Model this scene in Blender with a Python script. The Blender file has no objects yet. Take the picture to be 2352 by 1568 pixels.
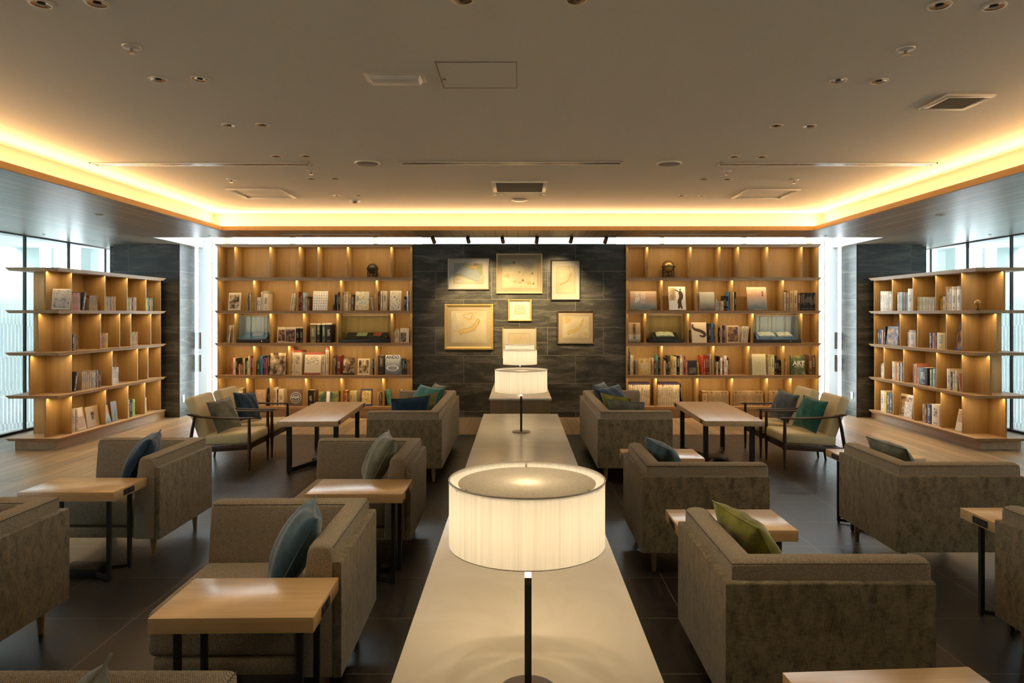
import bpy, bmesh, math, random
from mathutils import Vector, Matrix

S = bpy.context.scene
COL = S.collection
PI = math.pi
F = 1600.0            # focal length in pixels of the 2352-wide frame
H = 1.65              # eye height
VX, VY = 1190.0, 721.0
def X(px, D): return (px - VX) * D / F
def Z(py, D): return H - (py - VY) * D / F

# ------------------------------------------------------------------ materials
class N:
    def __init__(s, name):
        s.m = bpy.data.materials.new(name); s.m.use_nodes = True
        s.t = s.m.node_tree; s.t.nodes.clear()
        s.out = s.t.nodes.new('ShaderNodeOutputMaterial')
    def n(s, typ, **kw):
        nd = s.t.nodes.new('ShaderNode' + typ)
        for k, v in kw.items():
            if k.startswith('i_'):
                key = k[2:]
                key = int(key) if key.isdigit() else key.replace('_', ' ')
                s.set(nd.inputs[key], v)
            else:
                setattr(nd, k, v)
        return nd
    def set(s, inp, v):
        if isinstance(v, bpy.types.NodeSocket): s.t.links.new(v, inp)
        elif isinstance(v, tuple) and len(v) == 3 and inp.type == 'RGBA': inp.default_value = (*v, 1)
        else: inp.default_value = v
    def math(s, op, a, b=0.0, c=0.0):
        nd = s.n('Math', operation=op)
        s.set(nd.inputs[0], a); s.set(nd.inputs[1], b); s.set(nd.inputs[2], c)
        return nd.outputs[0]
    def mix(s, f, a, b, blend='MIX'):
        nd = s.n('MixRGB', blend_type=blend)
        s.set(nd.inputs[0], f); s.set(nd.inputs[1], a); s.set(nd.inputs[2], b)
        return nd.outputs[0]
    def ramp(s, f, stops):
        nd = s.n('ValToRGB'); s.set(nd.inputs[0], f)
        e = nd.color_ramp.elements
        while len(e) < len(stops): e.new(0.5)
        for i, (p, c) in enumerate(stops):
            e[i].position = p
            e[i].color = (c, c, c, 1) if isinstance(c, (int, float)) else (*c, 1)
        return nd.outputs[0]
    def coord(s, which='Object', scale=(1, 1, 1), loc=(0, 0, 0), rot=(0, 0, 0)):
        tc = s.n('TexCoord')
        mp = s.n('Mapping')
        s.t.links.new(tc.outputs[which], mp.inputs[0])
        mp.inputs['Scale'].default_value = scale; mp.inputs['Location'].default_value = loc
        mp.inputs['Rotation'].default_value = rot
        return mp.outputs[0]
    def noise(s, v, scale=5.0, detail=3.0, rough=0.55, dist=0.0):
        nd = s.n('TexNoise'); s.set(nd.inputs['Vector'], v)
        nd.inputs['Scale'].default_value = scale; nd.inputs['Detail'].default_value = detail
        nd.inputs['Roughness'].default_value = rough; nd.inputs['Distortion'].default_value = dist
        return nd.outputs['Fac']
    def bsdf(s, color, rough=0.5, metal=0.0, bump=None, bstr=0.3, bdist=0.01, spec=0.5, coat=0.0, sheen=0.0):
        p = s.n('BsdfPrincipled')
        s.set(p.inputs['Base Color'], color); s.set(p.inputs['Roughness'], rough)
        p.inputs['Metallic'].default_value = metal
        p.inputs['Specular IOR Level'].default_value = spec
        p.inputs['Coat Weight'].default_value = coat; p.inputs['Coat Roughness'].default_value = 0.15
        if sheen:
            p.inputs['Sheen Weight'].default_value = sheen; p.inputs['Sheen Roughness'].default_value = 0.4
        if bump is not None:
            b = s.n('Bump'); s.set(b.inputs['Height'], bump)
            b.inputs['Strength'].default_value = bstr; b.inputs['Distance'].default_value = bdist
            s.t.links.new(b.outputs[0], p.inputs['Normal'])
        return p.outputs[0]
    def done(s, shader):
        s.t.links.new(shader, s.out.inputs[0]); return s.m

M = {}
def plain(name, c, rough=0.5, metal=0.0, **kw):
    k = N(name); v = k.coord(scale=(1, 1, 1))
    nz = k.noise(v, 30, 2)
    col = k.mix(k.math('MULTIPLY', nz, 0.22), c, tuple(x * 0.72 for x in c))
    M[name] = k.done(k.bsdf(col, rough, metal, **kw)); return M[name]

def wood(name, ca, cb, grain='Z', rough=0.45, fine=1.0, plank=None, mortar=0.0032, gap=(0.02, 0.015, 0.01), coat=0.0, swap=False, spec=0.4):
    k = N(name)
    st = {'X': (1.2, 22, 22), 'Y': (22, 1.2, 22), 'Z': (22, 22, 1.2)}[grain]
    v = k.coord(scale=tuple(a * fine for a in st))
    n1 = k.noise(v, 1.0, 4, 0.6, 0.6)
    v2 = k.coord(scale=tuple(a * fine * (5 if a > 5 else 3) for a in st))
    n2 = k.noise(v2, 1.0, 2, 0.6)
    f = k.math('ADD', k.math('MULTIPLY', n1, 0.7), k.math('MULTIPLY', n2, 0.3))
    col = k.ramp(f, [(0.3, ca), (0.7, cb)])
    bump = n2
    if plank:
        w, l, lo = plank
        # planks run along Y: the texture's x axis is world Y
        vv = k.coord(scale=(1, 1, 1), rot=(0, 0, PI / 2), loc=lo)
        br = k.n('TexBrick', offset=0.37, offset_frequency=2)
        k.set(br.inputs['Vector'], vv)
        for nm, val in (('Color1', (0.72, 0.72, 0.72, 1)), ('Color2', (1.12, 1.08, 1.02, 1)), ('Mortar', (0.25, 0.22, 0.2, 1)),
                        ('Scale', 1.0), ('Mortar Size', mortar), ('Mortar Smooth', 0.1), ('Brick Width', l), ('Row Height', w), ('Bias', 0.0)):
            br.inputs[nm].default_value = val
        col = k.mix(1.0, col, br.outputs['Color'], 'MULTIPLY')
    M[name] = k.done(k.bsdf(col, rough, bump=bump, bstr=0.08, bdist=0.004, coat=coat, spec=spec)); return M[name]

def slate(name, axis, x0=-0.870, flat=False, tint=(1, 1, 1)):
    k = N(name)
    tc = k.n('TexCoord'); sp = k.n('SeparateXYZ'); k.t.links.new(tc.outputs['Object'], sp.inputs[0])
    cb = k.n('CombineXYZ')
    k.set(cb.inputs[0], k.math('SUBTRACT', sp.outputs[axis], x0)); k.set(cb.inputs[1], k.math('SUBTRACT', sp.outputs[2], 0.094))
    br = k.n('TexBrick', offset=0.0 if axis == 1 else 0.5, offset_frequency=2); k.set(br.inputs['Vector'], cb.outputs[0])
    for nm, val in (('Color1', (0, 0, 0, 1)), ('Color2', (1, 1, 1, 1)), ('Mortar', (0.5, 0.5, 0.5, 1)), ('Scale', 1.0), ('Mortar Size', 0.0028),
                    ('Mortar Smooth', 0.1), ('Brick Width', 0.894), ('Row Height', 0.4475)):
        br.inputs[nm].default_value = val
    # each tile gets its own slice of the streak pattern
    sh = k.n('CombineXYZ'); k.set(sh.inputs[1], k.math('MULTIPLY', br.outputs['Color'], 7.0))
    va = k.n('VectorMath', operation='ADD'); k.set(va.inputs[0], tc.outputs['Object']); k.set(va.inputs[1], sh.outputs[0])
    mp = k.n('Mapping'); k.set(mp.inputs[0], va.outputs[0])
    mp.inputs['Scale'].default_value = (.8, .8, 3.8)
    n1 = k.noise(mp.outputs[0], 1.8, 5, 0.58, 1.2)
    n2 = k.noise(mp.outputs[0], 1.5, 4, 0.6, 1.1)
    base = k.ramp(n1, [(0.28, (0.012, 0.0115, 0.0105)), (0.5, (0.034, 0.032, 0.027)), (0.7, (0.105, 0.097, 0.078))])
    vein = k.ramp(k.math('ABSOLUTE', k.math('SUBTRACT', n2, 0.5)), [(0.0, 1.0), (0.016, 0.0)])
    col = k.mix(k.math('MULTIPLY', k.math('MULTIPLY', vein, 0.42), k.math('MULTIPLY', n1, n1)), base, (0.36, 0.33, 0.27))
    col = k.mix(1.0, col, (*tint, 1), 'MULTIPLY')
    col = k.mix(br.outputs['Fac'], col, (0.19, 0.17, 0.14))
    M[name] = k.done(k.bsdf(col, 0.42, bump=k.math('SUBTRACT', n1, k.math('MULTIPLY', br.outputs['Fac'], 2)), bstr=0.18, bdist=0.004)); return M[name]

def floor_tile(name):
    k = N(name)
    tc = k.n('TexCoord')
    mp0 = k.n('Mapping'); k.set(mp0.inputs[0], tc.outputs['Object']); mp0.inputs['Location'].default_value = (-0.9 + 5.95, -3.26 + 5.9, 0)
    br = k.n('TexBrick', offset=0.0); k.set(br.inputs['Vector'], mp0.outputs[0])
    for nm, val in (('Color1', (0, 0, 0, 1)), ('Color2', (1, 1, 1, 1)), ('Mortar', (0.5, 0.5, 0.5, 1)), ('Scale', 1.0), ('Mortar Size', 0.0028),
                    ('Mortar Smooth', 0.1), ('Brick Width', 0.595), ('Row Height', 0.583)):
        br.inputs[nm].default_value = val
    sh = k.n('CombineXYZ'); k.set(sh.inputs[2], k.math('MULTIPLY', br.outputs['Color'], 9.0))
    va = k.n('VectorMath', operation='ADD'); k.set(va.inputs[0], tc.outputs['Object']); k.set(va.inputs[1], sh.outputs[0])
    mp = k.n('Mapping'); k.set(mp.inputs[0], va.outputs[0]); mp.inputs['Scale'].default_value = (5.0, 1.2, 1); mp.inputs['Rotation'].default_value = (0, 0, 0.6)
    n1 = k.noise(mp.outputs[0], 2.2, 6, 0.62, 1.2)
    base = k.ramp(n1, [(0.3, (0.009, 0.008, 0.007)), (0.55, (0.02, 0.0175, 0.015)), (0.75, (0.046, 0.04, 0.034))])
    col = k.mix(br.outputs['Fac'], base, (0.16, 0.13, 0.1))
    M[name] = k.done(k.bsdf(col, k.math('ADD', 0.27, k.math('MULTIPLY', n1, 0.2)), bump=k.math('SUBTRACT', n1, k.math('MULTIPLY', br.outputs['Fac'], 2)), bstr=0.12, bdist=0.003)); return M[name]

def woven(name, ca, cb, sc=1050.0):
    k = N(name)
    tc = k.n('TexCoord'); sp = k.n('SeparateXYZ'); k.t.links.new(tc.outputs['Object'], sp.inputs[0])
    a = k.math('SINE', k.math('MULTIPLY', k.math('ADD', sp.outputs[0], sp.outputs[1]), sc))
    b = k.math('SINE', k.math('MULTIPLY', k.math('SUBTRACT', sp.outputs[2], k.math('MULTIPLY', sp.outputs[1], 0.6)), sc))
    w = k.math('MULTIPLY', a, b)
    nz = k.noise(tc.outputs['Object'], 160, 3, 0.7)
    f = k.math('ADD', k.math('MULTIPLY', w, 0.22), nz)
    col = k.ramp(f, [(0.3, ca), (0.72, cb)])
    M[name] = k.done(k.bsdf(col, 0.95, bump=f, bstr=0.35, bdist=0.003, spec=0.15)); return M[name]

def chenille(name, ca, cb):
    k = N(name)
    v = k.coord(scale=(24, 24, 12)); n1 = k.noise(v, 1.0, 5, 0.65, 0.5)
    v2 = k.coord(scale=(300, 300, 36)); n2 = k.noise(v2, 1.0, 3, 0.65)
    v3 = k.coord(scale=(45, 45, 210)); n3 = k.noise(v3, 1.0, 2, 0.6)
    f = k.math('ADD', k.math('MULTIPLY', n1, 0.45), k.math('ADD', k.math('MULTIPLY', n2, 0.35), k.math('MULTIPLY', n3, 0.20)))
    col = k.ramp(f, [(0.38, ca), (0.47, tuple(x * 0.5 + y * 0.5 for x, y in zip(ca, cb))), (0.56, cb)])
    M[name] = k.done(k.bsdf(col, 0.8, bump=n2, bstr=0.25, bdist=0.003, spec=0.25, sheen=0.25)); return M[name]

def velvet(name, c):
    k = N(name)
    v = k.coord(scale=(1, 1, 1)); n1 = k.noise(v, 9, 4, 0.6, 0.4); n2 = k.noise(v, 140, 2)
    f = k.math('ADD', k.math('MULTIPLY', n1, 0.75), k.math('MULTIPLY', n2, 0.25))
    col = k.ramp(f, [(0.35, tuple(x * 0.55 for x in c)), (0.65, tuple(x * 1.25 for x in c))])
    M[name] = k.done(k.bsdf(col, 0.85, bump=k.math('ADD', k.math('MULTIPLY', n1, 3.0), n2), bstr=0.2, bdist=0.004, spec=0.2, sheen=0.5)); return M[name]

def emit(name, c, s):
    k = N(name); e = k.n('Emission'); k.set(e.inputs[0], c); e.inputs[1].default_value = s
    M[name] = k.done(e.outputs[0]); return M[name]

def glass(name, tint=(0.95, 0.98, 0.97), refl=1.0):
    k = N(name)
    tr = k.n('BsdfTransparent'); k.set(tr.inputs[0], tint)
    gl = k.n('BsdfGlossy'); gl.inputs['Roughness'].default_value = 0.0
    fr = k.n('LayerWeight'); fr.inputs[0].default_value = 0.5
    sch = k.math('ADD', 0.04, k.math('MULTIPLY', 0.9, k.math('POWER', fr.outputs['Facing'], 5.0)))
    ms = k.n('MixShader'); k.set(ms.inputs[0], k.math('MULTIPLY', sch, refl)); k.set(ms.inputs[1], tr.outputs[0]); k.set(ms.inputs[2], gl.outputs[0])
    M[name] = k.done(ms.outputs[0]); return M[name]

plain('plaster', (0.84, 0.78, 0.66), 0.9)
plain('cove', (0.80, 0.77, 0.71), 0.9)
plain('white_paint', (0.8, 0.82, 0.84), 0.6)
plain('white_metal', (0.75, 0.74, 0.7), 0.4)
plain('trim_cream', (0.85, 0.79, 0.68), 0.5)
plain('vent_grey', (0.30, 0.27, 0.22), 0.6)
plain('brass', (0.45, 0.33, 0.18), 0.25, 1.0)
plain('chrome', (0.6, 0.58, 0.54), 0.2, 1.0)
plain('bronze', (0.10, 0.065, 0.035), 0.4, 0.6)
plain('black_metal', (0.012, 0.012, 0.012), 0.45)
plain('black_plastic', (0.015, 0.015, 0.016), 0.5)
plain('dark_grey', (0.06, 0.06, 0.06), 0.6)
plain('paper', (0.72, 0.64, 0.48), 0.9)
plain('leather', (0.74, 0.62, 0.34), 0.5, spec=0.4)
plain('gold_frame', (0.48, 0.32, 0.11), 0.4, 0.5)
plain('pale_gold', (0.55, 0.42, 0.22), 0.45, 0.3)
plain('silver_frame', (0.32, 0.28, 0.22), 0.4, 0.5)
plain('dark_frame', (0.025, 0.018, 0.014), 0.5)
plain('brown_frame', (0.07, 0.035, 0.018), 0.5)
plain('mat_cream', (0.37, 0.335, 0.27), 0.9)
plain('mat_tan', (0.29, 0.225, 0.145), 0.9)
plain('mat_white', (0.41, 0.385, 0.335), 0.9)
plain('map_ink', (0.2, 0.14, 0.08), 0.9)
plain('map_ochre', (0.42, 0.29, 0.11), 0.9)
plain('map_blue', (0.27, 0.29, 0.28), 0.9)
plain('map_green', (0.25, 0.27, 0.13), 0.9)
plain('shelf_blue', (0.06, 0.10, 0.14), 0.5)
plain('ink_black', (0.012, 0.012, 0.012), 0.7)
plain('ink_white', (0.85, 0.83, 0.78), 0.7)
plain('globe_brass', (0.42, 0.27, 0.09), 0.35, 0.7)
plain('globe_dark', (0.06, 0.045, 0.03), 0.45, 0.2)
plain('outside_wall', (0.55, 0.61, 0.59), 0.8)
plain('outside_ground', (0.7, 0.7, 0.7), 0.9)
wood('oak', (0.345, 0.203, 0.068), (0.49, 0.308, 0.115), 'Z', 0.5)
wood('oak_x', (0.36, 0.215, 0.10), (0.52, 0.33, 0.165), 'X', 0.42)
wood('oak_y', (0.36, 0.225, 0.115), (0.52, 0.35, 0.19), 'Y', 0.42)
wood('table_oak', (0.57, 0.37, 0.17), (0.72, 0.50, 0.26), 'X', 0.24, spec=0.6)
wood('table_oak_long', (0.50, 0.345, 0.19), (0.64, 0.47, 0.285), 'Y', 0.32, spec=0.5)
wood('counter_wood', (0.22, 0.15, 0.085), (0.33, 0.235, 0.14), 'Z', 0.5)
wood('leg_wood', (0.36, 0.25, 0.13), (0.46, 0.33, 0.19), 'Z', 0.45)
wood('walnut', (0.035, 0.02, 0.012), (0.075, 0.042, 0.025), 'X', 0.4)
wood('trim_oak', (0.50, 0.29, 0.10), (0.60, 0.36, 0.14), 'Y', 0.5)
wood('soffit_planks', (0.27, 0.215, 0.155), (0.36, 0.295, 0.22), 'Y', 0.36, plank=(0.155, 3.1, (0, 0, 0)), mortar=0.007, spec=0.55)
wood('floor_planks', (0.26, 0.165, 0.085), (0.46, 0.32, 0.185), 'Y', 0.36, fine=0.7, plank=(0.15, 1.5, (0.3, 0, 0)), spec=0.5)
slate('slate', 0)
slate('slate_side', 1, 11.0)
floor_tile('floor_tile')
woven('woven_taupe', (0.17, 0.138, 0.096), (0.46, 0.385, 0.28))
plain('seam', (0.11, 0.09, 0.066), 0.9)
chenille('chenille', (0.085, 0.069, 0.044), (0.265, 0.218, 0.13))
for nm, c in dict(velvet_teal_navy=(0.05, 0.105, 0.135), velvet_navy=(0.02, 0.05, 0.10), velvet_sage=(0.20, 0.21, 0.15), velvet_olive=(0.24, 0.225, 0.03),
                  velvet_teal=(0.02, 0.17, 0.16), velvet_slate=(0.09, 0.12, 0.145), velvet_green=(0.02, 0.13, 0.11), velvet_grey=(0.17, 0.18, 0.145)).items():
    velvet(nm, c)
glass('clear_glass'); glass('case_glass', (0.9, 0.94, 0.92), 0.5)

def mk_counter():
    k = N('counter_stone'); v = k.coord()
    n1 = k.noise(v, 3, 5, 0.6, 0.8)
    col = k.ramp(n1, [(0.3, (0.66, 0.59, 0.46)), (0.7, (0.76, 0.70, 0.57))])
    M['counter_stone'] = k.done(k.bsdf(col, 0.22, spec=0.5))
mk_counter()
def mk_shade():
    k = N('shade_fabric'); v = k.coord(scale=(110, 110, 1.6)); n1 = k.noise(v, 1.0, 3, 0.65)
    v2 = k.coord(scale=(320, 320, 4)); n2 = k.noise(v2, 1.0, 2)
    f = k.ramp(k.math('ADD', k.math('MULTIPLY', n1, 0.7), k.math('MULTIPLY', n2, 0.3)), [(0.42, 1.0), (0.66, 0.84)])
    col = k.mix(1.0, (0.86, 0.82, 0.74), f, 'MULTIPLY')
    d = k.n('BsdfDiffuse'); k.set(d.inputs[0], col)
    t = k.n('BsdfTranslucent'); k.set(t.inputs[0], col)
    ms = k.n('MixShader'); ms.inputs[0].default_value = 0.5; k.set(ms.inputs[1], d.outputs[0]); k.set(ms.inputs[2], t.outputs[0])
    M['shade_fabric'] = k.done(ms.outputs[0])
mk_shade()
def mk_acrylic(nm, c):
    k = N(nm); d = k.n('BsdfDiffuse'); k.set(d.inputs[0], c); t = k.n('BsdfTranslucent'); k.set(t.inputs[0], c)
    ms = k.n('MixShader'); ms.inputs[0].default_value = 0.6; k.set(ms.inputs[1], d.outputs[0]); k.set(ms.inputs[2], t.outputs[0]); M[nm] = k.done(ms.outputs[0])
mk_acrylic('acrylic', (.8, .82, .84)); mk_acrylic('acrylic_dim', (.58, .59, .57))
def mk_film():
    # frosted vertical stripes of the window film, staggered in steps
    k = N('window_film')
    tc = k.n('TexCoord'); sp = k.n('SeparateXYZ'); k.t.links.new(tc.outputs['Object'], sp.inputs[0])
    row = k.math('FLOOR', k.math('MULTIPLY', k.math('ADD', sp.outputs[2], k.math('MULTIPLY', sp.outputs[1], 0.08)), 2.2))
    y = k.math('ADD', k.math('MULTIPLY', sp.outputs[1], 14.0), k.math('MULTIPLY', row, 0.45))
    s = k.math('GREATER_THAN', k.math('FRACT', y), 0.34)
    fade = k.ramp(k.math('DIVIDE', sp.outputs[2], 2.1), [(0.0, 1.0), (0.72, 0.85), (0.93, 0.0)])
    fac = k.math('MULTIPLY', k.math('ADD', k.math('MULTIPLY', s, 0.55), 0.22), fade)
    d = k.n('BsdfDiffuse'); k.set(d.inputs[0], (0.85, 0.87, 0.88)); t = k.n('BsdfTranslucent'); k.set(t.inputs[0], (0.9, 0.92, 0.93))
    m1 = k.n('MixShader'); m1.inputs[0].default_value = 0.65; k.set(m1.inputs[1], d.outputs[0]); k.set(m1.inputs[2], t.outputs[0])
    tr = k.n('BsdfTransparent'); m2 = k.n('MixShader'); k.set(m2.inputs[0], fac); k.set(m2.inputs[1], tr.outputs[0]); k.set(m2.inputs[2], m1.outputs[0])
    M['window_film'] = k.done(m2.outputs[0])
mk_film()
def mk_book(many=False):
    nm = 'book_cover_many' if many else 'book_cover'
    k = N(nm); sp = k.n('SeparateXYZ')
    if many:
        ca = k.n('Attribute', attribute_name='bookcol'); ua = k.n('Attribute', attribute_name='bookuvw')
        k.t.links.new(ua.outputs['Vector'], sp.inputs[0]); bcol = ca.outputs['Color']; rnd = sp.outputs[1]
    else:
        oi = k.n('ObjectInfo'); tc = k.n('TexCoord'); k.t.links.new(tc.outputs['Generated'], sp.inputs[0]); bcol = oi.outputs['Color']; rnd = oi.outputs['Random']
    u, v = sp.outputs[0], sp.outputs[2]
    # blocky glyph column
    cell = k.n('CombineXYZ'); k.set(cell.inputs[0], k.math('FLOOR', k.math('MULTIPLY', u, 8.0))); k.set(cell.inputs[1], k.math('FLOOR', k.math('MULTIPLY', v, 84.0)))
    k.set(cell.inputs[2], k.math('MULTIPLY', rnd, 50.0))
    wn = k.n('TexWhiteNoise', noise_dimensions='3D'); k.set(wn.inputs[0], cell.outputs[0])
    ink = k.math('MULTIPLY', k.math('GREATER_THAN', wn.outputs[0], 0.45), 0.8)
    lo = k.math('ADD', 0.3, k.math('MULTIPLY', rnd, 0.15)); hi = k.math('ADD', lo, k.math('ADD', 0.3, k.math('MULTIPLY', k.math('FRACT', k.math('MULTIPLY', rnd, 7.3)), 0.22)))
    inz = k.math('MULTIPLY', k.math('GREATER_THAN', v, lo), k.math('LESS_THAN', v, hi))
    low = k.math('MULTIPLY', k.math('GREATER_THAN', v, 0.07), k.math('LESS_THAN', v, 0.13))
    inu = k.math('MULTIPLY', k.math('GREATER_THAN', u, 0.26), k.math('LESS_THAN', u, 0.74))
    msk = k.math('MULTIPLY', ink, k.math('MULTIPLY', inu, k.math('MAXIMUM', inz, low)))
    band = k.math('MULTIPLY', k.math('GREATER_THAN', k.math('FRACT', k.math('MULTIPLY', rnd, 13.7)), 0.72), k.math('GREATER_THAN', v, 0.86))
    bw = k.n('RGBToBW'); k.set(bw.inputs[0], bcol)
    light = k.math('GREATER_THAN', bw.outputs[0], 0.16)
    inkc = k.mix(light, (0.6, 0.55, 0.42), (0.03, 0.025, 0.02))
    hs = k.n('HueSaturation'); k.set(hs.inputs['Color'], bcol); hs.inputs['Value'].default_value = 0.55; hs.inputs['Saturation'].default_value = 1.3
    base = k.mix(band, bcol, hs.outputs[0])
    col = k.mix(msk, base, inkc)
    M[nm] = k.done(k.bsdf(col, 0.45, spec=0.35))
mk_book(); mk_book(True)
def art(name, cols, kind='noise', sc=3.0):
    k = N(name)
    oi = k.n('ObjectInfo'); tc = k.n('TexCoord')
    off = k.n('CombineXYZ'); k.set(off.inputs[1], k.math('MULTIPLY', oi.outputs['Random'], 20.0))
    va = k.n('VectorMath', operation='ADD'); k.set(va.inputs[0], tc.outputs['Generated']); k.set(va.inputs[1], off.outputs[0])
    if kind == 'noise':
        f = k.noise(va.outputs[0], sc, 4, 0.6, 0.15)
        st = [(0.3 + 0.4 * i / max(1, len(cols) - 1), c) for i, c in enumerate(cols)]
        col = k.ramp(f, st)
    elif kind == 'lines':
        f = k.noise(va.outputs[0], sc, 3, 0.5, 1.5)
        l = k.ramp(k.math('ABSOLUTE', k.math('SUBTRACT', k.math('FRACT', k.math('MULTIPLY', f, 6.0)), 0.5)), [(0.05, 1.0), (0.12, 0.0)])
        col = k.mix(l, cols[0], cols[1])
    elif kind == 'text':
        sp = k.n('SeparateXYZ'); k.t.links.new(tc.outputs['Generated'], sp.inputs[0])
        cell = k.n('CombineXYZ'); k.set(cell.inputs[0], k.math('FLOOR', k.math('MULTIPLY', sp.outputs[0], 16.0))); k.set(cell.inputs[1], k.math('FLOOR', k.math('MULTIPLY', sp.outputs[2], 15.0)))
        wn = k.n('TexWhiteNoise', noise_dimensions='2D'); k.set(wn.inputs[0], cell.outputs[0])
        ln = k.math('GREATER_THAN', k.math('FRACT', k.math('MULTIPLY', sp.outputs[2], 15.0)), 0.5)
        msk = k.math('MULTIPLY', k.math('GREATER_THAN', wn.outputs[0], 0.35), ln)
        col = k.mix(msk, cols[0], cols[1])
    elif kind == 'land':
        sp = k.n('SeparateXYZ'); k.t.links.new(tc.outputs['Generated'], sp.inputs[0])
        f = k.math('ADD', sp.outputs[2], k.math('MULTIPLY', k.math('SUBTRACT', k.noise(va.outputs[0], sc, 4), 0.5), 0.35))
        st = [(0.05 + 0.9 * i / max(1, len(cols) - 1), c) for i, c in enumerate(cols)]
        col = k.ramp(f, st)
    M[name] = k.done(k.bsdf(col, 0.5, spec=0.3)); return M[name]
BR, TAN, CR, BK = (0.10, 0.055, 0.03), (0.45, 0.32, 0.18), (0.72, 0.63, 0.48), (0.015, 0.013, 0.012)
art('art_sepia', [BK, BR, TAN, CR], sc=2.6)
art('art_colour', [(0.5, 0.2, 0.05), (0.6, 0.45, 0.15), CR, (0.2, 0.3, 0.25), (0.55, 0.2, 0.1)], sc=4)
art('art_lines', [CR, (0.03, 0.03, 0.06)], 'lines', 2.2)
art('art_redlines', [TAN, (0.45, 0.06, 0.04)], 'lines', 2.6)
art('art_text', [CR, (0.06, 0.05, 0.04)], 'text')
art('art_text_dark', [BK, (0.5, 0.42, 0.3)], 'text')
art('art_land', [(0.12, 0.15, 0.15), (0.35, 0.3, 0.25), (0.55, 0.32, 0.2), (0.72, 0.55, 0.38)], 'land')
art('art_hills', [(0.10, 0.10, 0.08), (0.5, 0.45, 0.32), (0.62, 0.56, 0.42)], 'land', 2)
art('art_green', [(0.03, 0.05, 0.03), (0.10, 0.14, 0.07), (0.45, 0.38, 0.1)], sc=2.5)
art('art_gold', [(0.2, 0.12, 0.03), (0.55, 0.4, 0.14), (0.68, 0.55, 0.28)], sc=7)
art('art_dark', [BK, (0.05, 0.03, 0.06), (0.25, 0.14, 0.06), (0.5, 0.3, 0.1)], sc=3.2)
art('art_grey', [(0.1, 0.11, 0.13), (0.35, 0.36, 0.38), (0.55, 0.55, 0.55), (0.4, 0.3, 0.35)], sc=5)
art('art_sea', [(0.12, 0.14, 0.17), (0.3, 0.32, 0.36), (0.5, 0.52, 0.55)], 'land', 3)
art('map_paper', [(0.36, 0.295, 0.18), (0.42, 0.36, 0.245)], sc=2)

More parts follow.
